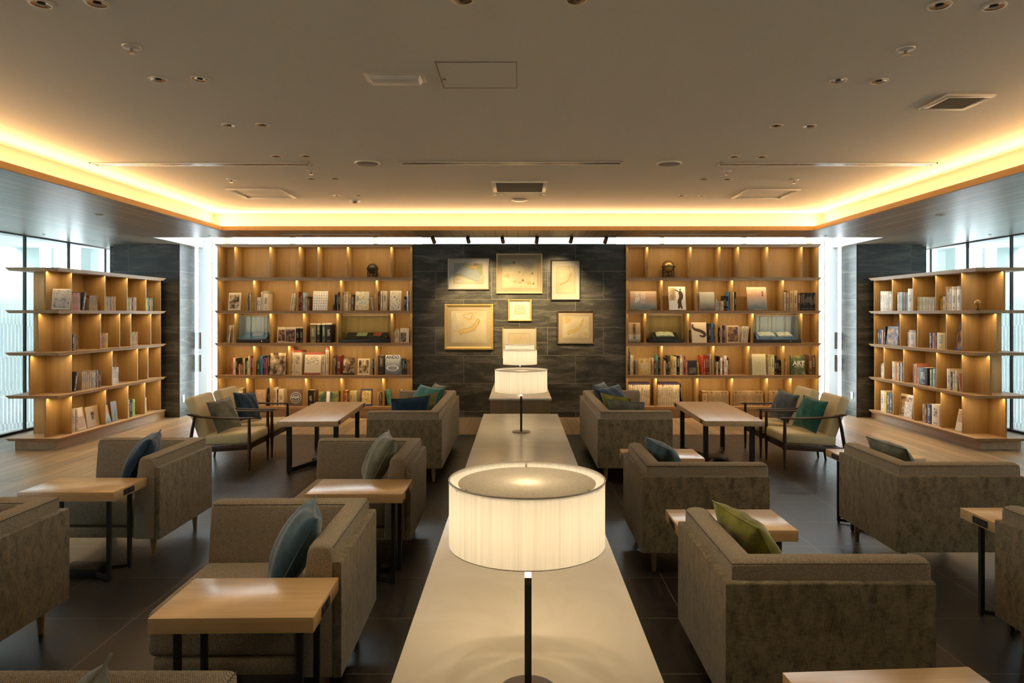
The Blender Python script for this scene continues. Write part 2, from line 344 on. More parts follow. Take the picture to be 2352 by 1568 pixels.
# ------------------------------------------------------------------ mesh builder
def smooth_pts(P, n=6):
    out = []
    for i in range(len(P) - 1):
        p0, p1, p2, p3 = [Vector(P[max(0, min(len(P) - 1, i + k))]) for k in (-1, 0, 1, 2)]
        for j in range(n):
            t = j / n; out.append(.5 * ((2 * p1) + (p2 - p0) * t + (2 * p0 - 5 * p1 + 4 * p2 - p3) * t * t + (3 * p1 - p0 - 3 * p2 + p3) * t ** 3))
    return out + [Vector(P[-1])]
class MB:
    def __init__(s): s.v = []; s.f = []; s.mi = []
    def add(s, vs, fs, mi=0, mat=None):
        b = len(s.v)
        s.v += [tuple(mat @ Vector(p)) if mat is not None else tuple(p) for p in vs]
        for f in fs: s.f.append([b + i for i in f]); s.mi.append(mi)
        return s
    def box(s, x0, x1, y0, y1, z0, z1, mi=0, mat=None):
        vs = [(x, y, z) for z in (z0, z1) for y in (y0, y1) for x in (x0, x1)]
        return s.add(vs, [(0, 2, 3, 1), (4, 5, 7, 6), (0, 1, 5, 4), (2, 6, 7, 3), (0, 4, 6, 2), (1, 3, 7, 5)], mi, mat)
    def prism(s, bot, top, mi=0, mat=None):
        n = len(bot); vs = list(bot) + list(top)
        fs = [tuple(reversed(range(n))), tuple(range(n, 2 * n))] + [(i, (i + 1) % n, n + (i + 1) % n, n + i) for i in range(n)]
        return s.add(vs, fs, mi, mat)
    def cyl(s, p0, p1, r0, r1=None, n=12, mi=0, mat=None):
        r1 = r0 if r1 is None else r1
        p0, p1 = Vector(p0), Vector(p1); d = (p1 - p0).normalized()
        a = d.orthogonal().normalized(); b = d.cross(a)
        ring = lambda p, r: [p + (a * math.cos(2 * PI * i / n) + b * math.sin(2 * PI * i / n)) * r for i in range(n)]
        return s.prism(ring(p0, r0), ring(p1, r1), mi, mat)
    def tube(s, pts, r, n=8, mi=0, flat=None, up=(0, 0, 1), mat=None):
        P = [Vector(p) for p in pts]; rs = r if isinstance(r, (list, tuple)) else [r] * len(P)
        rings = []
        for i, p in enumerate(P):
            d = (P[min(i + 1, len(P) - 1)] - P[max(i - 1, 0)]).normalized()
            a = d.cross(Vector(up))
            a = a.normalized() if a.length > 1e-5 else d.orthogonal().normalized()
            b = a.cross(d).normalized(); k = flat if flat else 1.0
            rings.append([p + a * rs[i] * math.cos(2 * PI * j / n) + b * rs[i] * k * math.sin(2 * PI * j / n) for j in range(n)])
        return s.loft(rings, mi, mat)
    def loft(s, rings, mi=0, mat=None, caps=True):
        n = len(rings[0]); vs = [p for r in rings for p in r]; fs = []
        for i in range(len(rings) - 1):
            for j in range(n):
                fs.append((i * n + j, i * n + (j + 1) % n, (i + 1) * n + (j + 1) % n, (i + 1) * n + j))
        if caps:
            fs.append(tuple(reversed(range(n)))); fs.append(tuple(range((len(rings) - 1) * n, len(rings) * n)))
        return s.add(vs, fs, mi, mat)
    def lathe(s, prof, c=(0, 0, 0), n=24, mi=0, mat=None, caps=True):
        rings = [[(c[0] + max(r, 1e-4) * math.cos(2 * PI * j / n), c[1] + max(r, 1e-4) * math.sin(2 * PI * j / n), c[2] + z) for j in range(n)] for r, z in prof]
        return s.loft(rings, mi, mat, caps)
    def build(s, name, mats, parent=None, bevel=0.0, seg=2, smooth=False, ang=35):
        me = bpy.data.meshes.new(name); me.from_pydata(s.v, [], s.f)
        ms = mats if isinstance(mats, (list, tuple)) else [mats]
        for m in ms: me.materials.append(M[m] if isinstance(m, str) else m)
        me.polygons.foreach_set('material_index', s.mi)
        bm = bmesh.new(); bm.from_mesh(me)
        bmesh.ops.recalc_face_normals(bm, faces=bm.faces)
        if bevel > 0:
            es = [e for e in bm.edges if len(e.link_faces) == 2 and e.calc_face_angle(0) > 0.6]
            bmesh.ops.bevel(bm, geom=es, offset=bevel, segments=seg, profile=0.5, affect='EDGES', clamp_overlap=True)
        bm.to_mesh(me); bm.free()
        if smooth or bevel > 0:
            me.polygons.foreach_set('use_smooth', [True] * len(me.polygons)); me.set_sharp_from_angle(angle=math.radians(ang))
        o = bpy.data.objects.new(name, me); COL.objects.link(o)
        if parent: o.parent = parent
        return o

LABELS = {}; DIVX = {}
def tag(o, label, cat, group=None):
    if label in LABELS: print('DUPLICATE LABEL', label)
    LABELS[label] = 1
    o['label'] = label; o['category'] = cat
    if group: o['group'] = group
    return o
def thing(name, label, cat, loc=(0, 0, 0), rz=0.0, group=None):
    o = bpy.data.objects.new(name, None); COL.objects.link(o); o.empty_display_size = 0.1
    o.location = loc; o.rotation_euler = (0, 0, rz)
    return tag(o, label, cat, group)
def struct(o): o['kind'] = 'structure'; return o
def dup(root, label, loc=None, rz=None, group=None):
    r = root.copy(); COL.objects.link(r)
    if loc is not None: r.location = loc
    if rz is not None: r.rotation_euler = (0, 0, rz)
    tag(r, label, root['category'], group or root.get('group'))
    for ch in list(root.children):
        c = ch.copy(); COL.objects.link(c); c.parent = r
        for g in list(ch.children):
            d = g.copy(); COL.objects.link(d); d.parent = c
    return r
def rot(axis, a): return Matrix.Rotation(a, 4, axis)
def tr(x, y, z): return Matrix.Translation((x, y, z))
def area(name, loc, size, power, color, rotation=(0, 0, 0), spread=None):
    l = bpy.data.lights.new(name, 'AREA'); l.shape = 'RECTANGLE'; l.size, l.size_y = size; l.energy = power; l.color = color
    if spread: l.spread = spread
    o = bpy.data.objects.new(name, l); COL.objects.link(o); o.location = loc; o.rotation_euler = rotation
    return o
ORD = 'zeroth first second third fourth fifth sixth seventh eighth ninth tenth eleventh twelfth thirteenth fourteenth fifteenth sixteenth seventeenth eighteenth nineteenth twentieth'.split()
TENS = {2: 'twenty', 3: 'thirty', 4: 'forty', 5: 'fifty', 6: 'sixty'}
def ordn(n):
    if n <= 20: return ORD[n]
    t, u = divmod(n, 10)
    return (TENS[t][:-1] + 'ieth') if u == 0 else TENS[t] + '-' + ORD[u]
WARM = (1.0, 0.61, 0.29); WARM2 = (1.0, 0.71, 0.36)

# ------------------------------------------------------------------ room shell
RX0, RX1, RY0 = -6.95, 6.98, -3.0
SOF, CEIL = 2.76, 3.0
b = MB(); b.box(-7.2, 7.2, RY0 - .2, 12.3, -0.2, 0.0); struct(b.build('floor', 'floor_planks'))
b = MB(); b.box(-3.93, 3.95, RY0, 9.53, 0.0, 0.003); struct(b.build('floor_inset', 'floor_tile'))
# ceiling of the tray + slopeless cove walls
b = MB(); b.box(-4.115, 4.115, -1.2, 9.405, CEIL, CEIL + .1); struct(b.build('ceiling', 'plaster'))
b = MB()
b.box(-4.2, -4.115, -1.2, 9.49, SOF + .02, CEIL + .1); b.box(4.115, 4.2, -1.2, 9.49, SOF + .02, CEIL + .1)
b.box(-4.115, 4.115, 9.405, 9.49, SOF + .02, CEIL + .1); b.box(-4.115, 4.115, -1.3, -1.2, SOF + .02, CEIL + .1)
struct(b.build('wall_cove', 'cove'))
# ledge of the cove
b = MB()
b.box(-4.115, -3.95, -1.2, 9.405, SOF + .004, SOF + .02); b.box(3.95, 4.115, -1.2, 9.405, SOF + .004, SOF + .02); b.box(-3.95, 3.95, 9.24, 9.405, SOF + .004, SOF + .02)
struct(b.build('ceiling_ledge', 'cove'))
# oak lip round the tray
b = MB()
for (x0, x1, y0, y1) in ((-3.95, -3.91, -1.2, 9.24), (3.91, 3.95, -1.2, 9.24), (-3.95, 3.95, 9.2, 9.24)):
    b.box(x0, x1, y0, y1, SOF - .004, SOF + .05)
struct(b.build('trim_1', 'trim_oak'))
# plank soffit round the tray, open over the rear slot
b = MB()
for (x0, x1, y0, y1) in ((-7.0, -3.95, RY0, 9.24), (3.95, 7.0, RY0, 9.24), (-7.0, 7.0, 9.24, 10.1), (-7.0, -5.3, 10.1, 11.75), (5.3, 7.0, 10.1, 11.75), (-3.95, 3.95, RY0, -1.2)):
    b.box(x0, x1, y0, y1, SOF, SOF + .004)
struct(b.build('ceiling_soffit', 'soffit_planks'))
b = MB(); b.box(-7.4, -4.2, RY0 - .2, 10.1, SOF + .02, SOF + .3); b.box(4.2, 7.4, RY0 - .2, 10.1, SOF + .02, SOF + .3)
b.box(-4.2, 4.2, RY0 - .2, -1.3, SOF + .02, SOF + .3); b.box(-4.2, 4.2, 9.5, 10.1, SOF + .02, 3.6); b.box(-7.4, -5.4, 10.1, 12.0, SOF + .02, 3.6); b.box(5.4, 7.4, 10.1, 12.0, SOF + .02, 3.6)
struct(b.build('ceiling_void', 'white_paint'))
# slot over the rear glazing
b = MB(); b.box(-5.4, 5.4, 10.0, 12.2, 3.6, 3.7); b.box(-5.33, -5.3, 10.1, 12.2, SOF + .004, 3.6); b.box(5.3, 5.33, 10.1, 12.2, SOF + .004, 3.6); b.box(-5.3, 5.3, 10.07, 10.1, SOF + .004, 3.6)
struct(b.build('ceiling_slot', 'white_paint'))
b = MB(); b.box(-7.2, 7.2, RY0 - .15, RY0, 0, 2.8); struct(b.build('wall_front', 'plaster'))
b = MB(); b.box(-7.15, -6.95, RY0, 0.0, 0, SOF); struct(b.build('wall_left', 'plaster'))
b = MB(); b.box(6.98, 7.15, RY0, 0.0, 0, SOF); struct(b.build('wall_right', 'plaster'))
# slate feature wall and slate piers
b = MB(); b.box(X(947, 11.14), X(1437.5, 11.14), 11.14, 11.46, 0, 2.77); struct(b.build('wall_back', 'slate'))
for side, s in (('left', -1), ('right', 1)):
    b = MB(); xs = sorted((s * 5.42, s * 6.46)); b.box(xs[0], xs[1], 11.14, 11.68, 0, SOF)
    xs = sorted((s * 6.46, s * 6.74)); b.box(xs[0], xs[1], 11.5, 11.68, 0, SOF)
    o = b.build('wall_pier_' + side, ['slate', 'slate_side'])
    for p in o.data.polygons:
        if abs(p.normal.x) > 0.7: p.material_index = 1
    struct(o)
    # metal corner bead
    b = MB(); xs = sorted((s * 5.42, s * 5.405)); b.box(xs[0], xs[1], 11.125, 11.14, 0, SOF)
    struct(b.build('trim_bead_' + side, 'dark_frame'))

# side glazing
def side_window(n, s):
    root = bpy.data.objects.new('window_%d' % n, None); COL.objects.link(root); struct(root)
    xw = s * 6.95; ys = [9.82 - .96 * k for k in range(10, -3, -1)]
    ys = [y for y in ys if 0.05 < y < 11.8]
    xa, xb = sorted((xw, xw + s * .012))
    b = MB()
    ed = [0.0] + ys + [11.9]
    for i in range(len(ed) - 1): b.box(xa, xb, ed[i] + .004, ed[i + 1] - .004, 0.03, SOF)
    b.build('pane', 'clear_glass', root)
    b = MB(); b.box(xa + .02 * s, xa + .02 * s + .001, 0.0, 11.9, 0.06, 2.02); b.build('striped_film', 'window_film', root)
    for y in ys:
        b = MB(); b.box(xa - .012, xb + .012, y - .012, y + .012, 0.03, SOF); b.build('mullion', 'dark_frame', root)
    b = MB(); b.box(xa - .02, xb + .02, 0.0, 11.9, 0, 0.03); b.build('bottom_rail', 'dark_grey', root)
    b = MB(); b.box(xa - .02, xb + .02, 0.0, 11.9, SOF - .015, SOF); b.build('top_rail', 'dark_grey', root)
side_window(1, -1); side_window(2, 1)
# rear glazing behind the bookcases
root = struct(bpy.data.objects.new('window_3', None)); COL.objects.link(root)
b = MB(); b.box(-5.4, 5.4, 12.0, 12.012, 0.05, 3.6); b.build('pane', 'clear_glass', root)
for px in (671, 862, 1521, 1710):
    xx = X(px, 11.95); b = MB(); b.box(xx - .03, xx + .03, 11.93, 12.06, 0, 3.6); b.build('mullion', 'white_paint', root)
for px in (525, 1855):
    xx = X(px, 11.95); b = MB(); b.box(xx - .05, xx + .05, 11.9, 12.0, 0, 3.6); b.build('post', 'trim_cream', root)
for px in (490, 476, 1891, 1905):
    xx = X(px, 11.9); b = MB(); b.box(xx - .012, xx + .012, 11.85, 12.0, 0, 3.6); b.build('mullion', 'white_paint', root)
b = MB(); b.box(-5.4, 5.4, 11.95, 12.05, 0, .05); b.build('bottom_rail', 'white_paint', root)
# white panel behind the feature wall and white jambs at the ends
b = MB(); b.box(X(970, 11.8), X(1415, 11.8), 11.78, 11.82, 0, 3.6); struct(b.build('wall_panel', 'acrylic_dim'))
for side, s, in (('left', -1), ('right', 1)):
    xs = sorted((s * 5.3, s * 5.42)); b = MB(); b.box(s * 5.38 if s < 0 else 5.23, -5.23 if s < 0 else 5.38, 11.72, 11.78, 0, 3.55)
    struct(b.build('wall_jamb_' + side, 'acrylic'))

# outside on both sides: pavement, canopy, end wall with openings, added light blockers
for side, s in (('left', -1), ('right', 1)):
    def bx(x0, x1, y0, y1, z0, z1, mb):
        xs = sorted((s * x0, s * x1)); mb.box(xs[0], xs[1], y0, y1, z0, z1)
    b = MB(); bx(7.2, 22, -6, 26, -0.2, -0.05, b); o = struct(b.build('ground_outside_' + side, 'outside_ground'))
    b = MB(); bx(7.15, 10.1, -3, 14.0, 2.98, 3.1, b); bx(5.5, 7.15, 12.1, 14.0, 2.98, 3.1, b); struct(b.build('ceiling_canopy_and_blocker_' + side, 'outside_wall'))  # outer reach and rear infill added to keep sky light off the walls
    b = MB(); YW = 14.0
    edges = [(7.0, 7.6), (7.66, 8.3)]
    bx(6.6, 8.79, YW, YW + .2, 0, 2.98, b); bx(9.33, 9.385, YW, YW + .2, 1.4, 2.98, b); bx(9.62, 14, YW, YW + .2, 0, 2.98, b); bx(8.79, 9.62, YW, YW + .2, 0, 1.4, b)
    bx(8.33, 8.335, YW - .01, YW, 0, 2.9, b); bx(8.6, 8.605, YW - .01, YW, 0, 2.9, b); bx(8.33, 8.605, YW - .01, YW, 2.9, 2.905, b); bx(8.33, 8.605, YW - .01, YW, 2.22, 2.225, b)
    bx(5.42, 5.5, 12.1, 14.0, 0, 3.1, b); bx(11.0, 11.2, -6, 14.0, -.05, 3.4, b)  # two unseen walls, added to block daylight outside the glass
    struct(b.build('wall_outside_and_blocker_' + side, 'outside_wall'))

# ------------------------------------------------------------------ ceiling fittings
def at_ceil(px, py, z=CEIL):
    D = (z - H) * F / (VY - py); return X(px, D), D
def make_downlight(r=0.05):
    t = thing('ceiling_downlight', 'proto', 'downlight', (0, 0, 0), 0, 'recessed downlights in the tray ceiling'); LABELS.pop('proto')
    b = MB(); b.lathe([(r * .8, 0.0), (r, 0.0), (r, -.004), (r * .82, -.006), (r * .78, 0.0)], n=24, caps=False); b.build('trim_ring', 'trim_cream', t, smooth=True)
    b = MB(); b.lathe([(r * .8, -.004), (r * .7, -.003), (r * .45, -.0015), (0.004, -.001)], n=24, caps=False); b.build('reflector', 'brass', t, smooth=True)
    b = MB(); b.lathe([(r * .34, -.0035), (r * .3, -.006), (0.001, -.007)], n=16, caps=False); b.build('lamp_capsule', 'black_metal', t, smooth=True)
    return t
DL = []
for half, lst in (('left', [[(95, 8), (223, 7)], [(363, 182), (459, 181)], [(526, 287), (603, 286.5)], [(635, 358.5), (703, 358)], [(715, 410), (770, 409.5)], [(773, 448.5), (822.5, 448.5)]]),
                  ('right', [[(2283, 14), (2158, 12)], [(2019, 185.5), (1925, 184.5)], [(1858.5, 289.5), (1782.5, 288.5)], [(1749, 360), (1686, 359.5)], [(1671, 411), (1616.5, 410.5)], [(1612, 449), (1564, 448.7)]])):
    for i, pr in enumerate(lst):
        for j, (px, py) in enumerate(pr):
            DL.append((px, py, 'brass downlight, %s of the %s pair from the viewer, %s half of ceiling' % (('outer', 'inner')[j], ORD[i + 1], half)))
DL += [(1063, -1, 'brass downlight at the very top edge of the photo, left of centre'), (1324, -1, 'brass downlight at the very top edge of the photo, right of centre'),
       (1143, 447, 'small downlight just behind the central ceiling vent, left one'), (1243, 447, 'small downlight just behind the central ceiling vent, right one')]
proto = None
for px, py, lab in DL:
    x, y = at_ceil(px, py)
    if proto is None:
        proto = make_downlight(); proto.location = (x, y, CEIL); tag(proto, lab, 'downlight', proto['group'])
    else: dup(proto, lab, (x, y, CEIL))
    l = bpy.data.lights.new('downlight_lamp', 'SPOT'); l.energy = 36 if 'very top edge' in lab else 7; l.color = (1.0, .80, .54); l.spot_size = 1.25; l.spot_blend = .6; l.shadow_soft_size = .03
    lo = bpy.data.objects.new('downlight_lamp', l); COL.objects.link(lo); lo.location = (x, y, CEIL - .012)
for px, py, lab in ((228, 492, 'downlight in the left plank soffit above the freestanding bookcase'), (2161, 493, 'downlight in the right plank soffit above the freestanding bookcase'),
                    (416, 538, 'downlight in the plank soffit near the left slate pier'), (1974, 538, 'downlight in the plank soffit near the right slate pier')):
    x, y = at_ceil(px, py, SOF); dup(proto, lab, (x, y, SOF), group='recessed downlights in the plank soffit')
# sprinklers
def make_sprinkler():
    t = thing('ceiling_sprinkler', 'proto', 'sprinkler', group='sprinkler heads'); LABELS.pop('proto')
    b = MB(); b.lathe([(0.001, 0), (0.045, 0), (0.042, -.006), (0.02, -.009), (0.001, -.009)], n=20); b.build('escutcheon', 'white_metal', t, smooth=True)
    b = MB(); b.cyl((0, 0, -.009), (0, 0, -.03), .007, .009); b.lathe([(0.001, -.03), (0.02, -.031), (0.02, -.033), (0.001, -.034)], n=12); b.build('deflector', 'chrome', t)
    return t
sp = make_sprinkler(); first = True
for px, py, z, lab in ((302, 107, CEIL, 'chrome sprinkler head near the front left of the ceiling'), (2080, 112, CEIL, 'chrome sprinkler head near the front right of the ceiling'),
                    (715, 392.5, CEIL, 'sprinkler head beside the left end of the left air slot'), (1669, 393, CEIL, 'sprinkler head under the inner end of the right air slot'),
                    (531, 411, CEIL, 'sprinkler head in front of the left square ceiling hatch'), (1824, 413, CEIL, 'sprinkler head in front of the right square ceiling hatch'),
                    (100, 538, SOF, 'sprinkler head in the soffit beside the left glass wall'), (2274, 539, SOF, 'sprinkler head in the soffit beside the right glass wall'),
                    (482, 541, SOF, 'sprinkler head at the left corner of the rear soffit'), (1896, 541, SOF, 'sprinkler head at the right corner of the rear soffit')):
    x, y = at_ceil(px, py, z)
    if first: sp.location = (x, y, z); tag(sp, lab, 'sprinkler', sp['group']); first = False
    else:
        q_ = dup(sp, lab, (x, y, z))
        if z == SOF: q_.scale = (.55, .55, .55)
# speakers
for px, py, lab in ((844, 374, 'round grey ceiling speaker left of the central air slot'), (1537, 375, 'round grey ceiling speaker right of the central air slot')):
    x, y = at_ceil(px, py)
    t = thing('ceiling_speaker', lab, 'speaker', (x, y, CEIL), 0, 'round ceiling speakers')
    b = MB(); b.lathe([(.095, 0), (.115, 0), (.113, -.008), (.1, -.012), (.095, -.006)], n=36, caps=False); b.build('rim', 'trim_cream', t, smooth=True)
    b = MB(); b.lathe([(.1, -.008), (.06, -.012), (.001, -.013)], n=36, caps=False); b.build('grille', 'vent_grey', t, smooth=True)
# linear slot diffusers
def slot_diffuser(x0, x1, y, w, z, lab):
    t = thing('air_slot', lab, 'air vent', ((x0 + x1) / 2, y, z), 0, 'linear air slots'); L = (x1 - x0) / 2
    b = MB()
    b.box(-L, L, -w / 2, -w / 2 + .012, -.008, 0); b.box(-L, L, w / 2 - .012, w / 2, -.008, 0); b.box(-L, -L + .012, -w / 2, w / 2, -.008, 0); b.box(L - .012, L, -w / 2, w / 2, -.008, 0)
    b.build('frame', 'white_metal', t)
    b = MB(); b.box(-L, L, -w / 2, w / 2, -.002, 0); b.build('duct', 'vent_grey', t)
    for k in (-.2, .2):
        b = MB(); b.box(-L, L, w * k - .006, w * k + .006, -.007, -.001); b.build('blade', 'chrome', t)
slot_diffuser(-3.82, -1.87, 6.27, .13, CEIL, 'long narrow air slot in the left part of the ceiling')
slot_diffuser(-1.05, .925, 6.22, .12, CEIL, 'long narrow air slot in the middle of the ceiling')
slot_diffuser(1.80, 3.74, 6.27, .13, CEIL, 'long narrow air slot in the right part of the ceiling')
slot_diffuser(X(645, 9.68), X(880, 9.68), 9.68, .09, SOF, 'narrow air slot in the rear plank soffit, left')
slot_diffuser(X(1490, 9.68), X(1735, 9.68), 9.68, .09, SOF, 'narrow air slot in the rear plank soffit, right')
def grille_vent(x0, x1, y0, y1, n, lab, slats=True):
    t = thing('ceiling_vent', lab, 'vent', ((x0 + x1) / 2, (y0 + y1) / 2, CEIL), 0); A, B = (x1 - x0) / 2, (y1 - y0) / 2; w = .04 if slats else .03
    b = MB(); b.box(-A, A, -B, -B + w, -.014, 0); b.box(-A, A, B - w, B, -.014, 0); b.box(-A, -A + w, -B + w, B - w, -.014, 0); b.box(A - w, A, -B + w, B - w, -.014, 0)
    b.build('frame', 'trim_cream', t, bevel=.002)
    b = MB(); b.box(-A + w, A - w, -B + w, B - w, -.003, 0); b.build('backing', 'vent_grey' if slats else 'plaster', t)
    if slats:
        for k in range(n):
            yy = -B + w + (k + .5) * (2 * B - 2 * w) / n
            b = MB(); b.box(-A + w, A - w, -.009, .009, -.001, .001, mat=tr(0, yy, -.008) @ rot('X', -.6)); b.build('slat', 'silver_frame', t)
grille_vent(-.27, .30, 7.06, 7.68, 14, 'square slatted vent in the middle rear of the ceiling')
grille_vent(2.63, 2.93, 4.27, 4.576, 12, 'small dark slatted vent near the right cove')
grille_vent(-3.155, -2.57, 7.5, 8.08, 1, 'flush square ceiling hatch with cream frame on the left', False)
grille_vent(2.475, 3.06, 7.52, 8.1, 1, 'flush square ceiling hatch with cream frame on the right', False)
# emergency light, access panel, smoke detector, disc
t = thing('emergency_light', 'shallow white rectangular emergency light near ceiling hatch outline', 'ceiling light', (-.70, 3.975, CEIL))
b = MB(); b.box(-.17, .17, -.075, .075, -.006, 0); b.build('mounting_plate', 'trim_cream', t, bevel=.002)
b = MB(); b.prism([(-.135, -.05, -.03), (.135, -.05, -.03), (.135, .05, -.03), (-.135, .05, -.03)], [(-.15, -.062, -.006), (.15, -.062, -.006), (.15, .062, -.006), (-.15, .062, -.006)]); b.build('diffuser', 'white_metal', t, bevel=.004)
t = thing('access_panel', 'thin rectangular outline of an access panel in the ceiling', 'access panel', (-.225, 3.945, CEIL))
b = MB(); b.box(-.214, .214, -.208, .208, -.002, 0); b.build('panel', 'plaster', t)
b = MB()
for (x0, x1, y0, y1) in ((-.22, .22, -.215, -.209), (-.22, .22, .209, .215), (-.22, -.215, -.215, .215), (.215, .22, -.215, .215)): b.box(x0, x1, y0, y1, -.003, 0)
b.build('edge_frame', 'silver_frame', t)
b = MB(); b.box(-.208, -.19, .05, .06, -.005, -.002); b.build('latch', 'chrome', t)
x, y = at_ceil(815, 460); t = thing('smoke_detector', 'white domed smoke detector left rear of the ceiling', 'smoke detector', (x, y, CEIL))
b = MB(); b.lathe([(.001, 0), (.062, 0), (.06, -.01), (.04, -.016), (.001, -.016)], n=28); b.build('base', 'white_metal', t, smooth=True)
b = MB(); b.lathe([(.03, -.016), (.028, -.03), (.015, -.036), (.001, -.036)], n=20); b.build('sensor', 'vent_grey', t, smooth=True)
x, y = at_ceil(1193, 458); t = thing('ceiling_sensor', 'flat cream round disc sensor behind the central vent', 'sensor', (x, y, CEIL))
b = MB(); b.lathe([(.001, 0), (.085, 0), (.083, -.012), (.06, -.02), (.001, -.022)], n=32); b.build('cover', 'white_metal', t, smooth=True)
b = MB(); b.lathe([(.085, 0), (.09, 0), (.09, -.006), (.084, -.008)], n=32, caps=False); b.build('rim', 'brass', t, smooth=True)

# track spots on the rear soffit
AIM = [(-.85, 1.55), (-.55, 1.95), (-.05, 1.85), (.12, 1.35), (.6, 2.0), (1.0, 1.5)]
for i, px in enumerate((995.5, 1075.4, 1154.5, 1233, 1311.8, 1391.3)):
    x = X(px, 9.95)
    t = thing('spotlight', 'bronze cylinder spotlight, %s from the left above the slate wall' % ORD[i + 1], 'spotlight', (x, 9.95, SOF), 0, 'bronze spotlights above the slate wall')
    d = Vector((AIM[i][0] - x, 11.1 - 9.95, AIM[i][1] - 2.70)).normalized(); c = Vector((0, 0, -.05))
    b = MB(); b.lathe([(.001, 0), (.022, 0), (.022, -.008), (.001, -.008)], n=16); b.cyl((0, 0, -.008), (0, 0, -.045), .006); b.build('mount', 'bronze', t)
    b = MB(); b.cyl(c - d * .045, c + d * .055, .026, .028, 18); b.build('head', 'bronze', t, smooth=True, bevel=.002)
    l = bpy.data.lights.new('spot_lamp', 'SPOT'); l.energy = 150; l.color = (1.0, 0.73, 0.36); l.spot_size = 0.95; l.spot_blend = 1.0; l.shadow_soft_size = .02
    lo = bpy.data.objects.new('spot_lamp', l); COL.objects.link(lo); lo.location = Vector((x, 9.95, SOF)) + c + d * .07
    lo.rotation_euler = d.to_track_quat('-Z', 'Y').to_euler()

# cove LED lines
for nm, loc, size, rt in (('cove_led_left', (-4.05, 4.1, SOF + .045), (.03, 10.4), (0, PI + 1.38, 0)), ('cove_led_right', (4.05, 4.1, SOF + .045), (.03, 10.4), (0, PI - 1.38, 0)),
                          ('cove_led_back', (0, 9.34, SOF + .045), (8.0, .03), (PI + 1.38, 0, 0))):
    area(nm, loc, size, 66 if 'back' not in nm else 51, WARM, rt)

# ------------------------------------------------------------------ bookcases
ROWB = [2.764, 2.233, 1.7055, 1.189, 0.675, 0.179]       # top of each board, rear cases
TH = 0.042
LIP, FRT, BCK = 11.06, 11.11, 11.40
def board(x0, x1, z, bev_l, bev_r):
    e = .035
    bot = [(x0 + (e if bev_l else 0), LIP + .006, z - TH), (x1 - (e if bev_r else 0), LIP + .006, z - TH), (x1 - (e if bev_r else 0), BCK, z - TH), (x0 + (e if bev_l else 0), BCK, z - TH)]
    top = [(x0, LIP, z), (x1, LIP, z), (x1, BCK, z), (x0, BCK, z)]
    return MB().prism(bot, top)
LED = 6.5
def rear_case(CK, lab, px0, px1, pxb0, pxb1, divs, bl, br):
    root = thing('bookcase', lab, 'bookcase', ((X(px0, FRT) + X(px1, FRT)) / 2, FRT, 0), 0, 'oak bookcases'); ox, oy = root.location.x, root.location.y
    T = tr(-ox, -oy, 0)
    def put(mb, nm, mt, **kw):
        mb.v = [tuple(T @ Vector(p)) for p in mb.v]; return mb.build(nm, mt, root, **kw)
    xa, xb = X(px0, FRT), X(px1, FRT); la, lb = X(pxb0, LIP), X(pxb1, LIP)
    put(MB().box(xa, xb, BCK, BCK + .02, 0.0, 2.74), 'back_panel', 'oak')
    put(MB().box(xa, xa + .03, FRT, BCK, 0.1, 2.73), 'side_panel', 'oak'); put(MB().box(xb - .03, xb, FRT, BCK, 0.1, 2.73), 'side_panel', 'oak')
    put(MB().box(xa + .02, xb - .02, FRT + .02, BCK, 0, .137), 'plinth', 'oak_x')
    for z in ROWB: put(board(la, lb, z, bl, br), 'shelf', 'oak_x')
    for r, ds in enumerate(divs):
        z1, z0 = ROWB[r] - TH, ROWB[r + 1]
        DIVX[(CK, r + 1)] = [xa + .016, xb - .016] + [X(p, FRT) for p in ds]
        for px in ds:
            xc = X(px, FRT); put(MB().box(xc - .014, xc + .014, FRT, BCK, z0, z1), 'divider', 'oak', bevel=.003)
        put(MB().box(xa + .035, xb - .035, LIP + .012, LIP + .03, z1 - .006, z1), 'light_strip', 'white_metal')
        area('shelf_led', ((xa + xb) / 2, LIP + .02, z1 - .009), (xb - xa - .1, .014), LED, WARM2, (0.4, 0, 0))
    return root
rear_case('L', 'tall oak bookcase on the rear wall, left of the slate wall', 499, 947, 492, 946.5,
          [[540.2, 620.8, 688.2, 731.4, 798.8, 898.8], [583.5, 681, 783, 865], [540.6, 621.2, 697.8, 775, 899.4], [583.5, 663.7, 759.6, 864.7], [567.3, 621.2, 702.4, 784, 880]], True, False)
rear_case('R', 'tall oak bookcase on the rear wall, right of the slate wall', 1438, 1881, 1438.5, 1887.5,
          [[1486.7, 1586.3, 1652.7, 1695.5, 1762.4, 1841.4], [1520, 1601, 1681.8, 1798.6], [1482, 1580.8, 1647, 1729, 1841], [1520.4, 1639, 1719.4, 1799.6], [1506.7, 1602, 1681.8, 1762, 1816]], False, True)

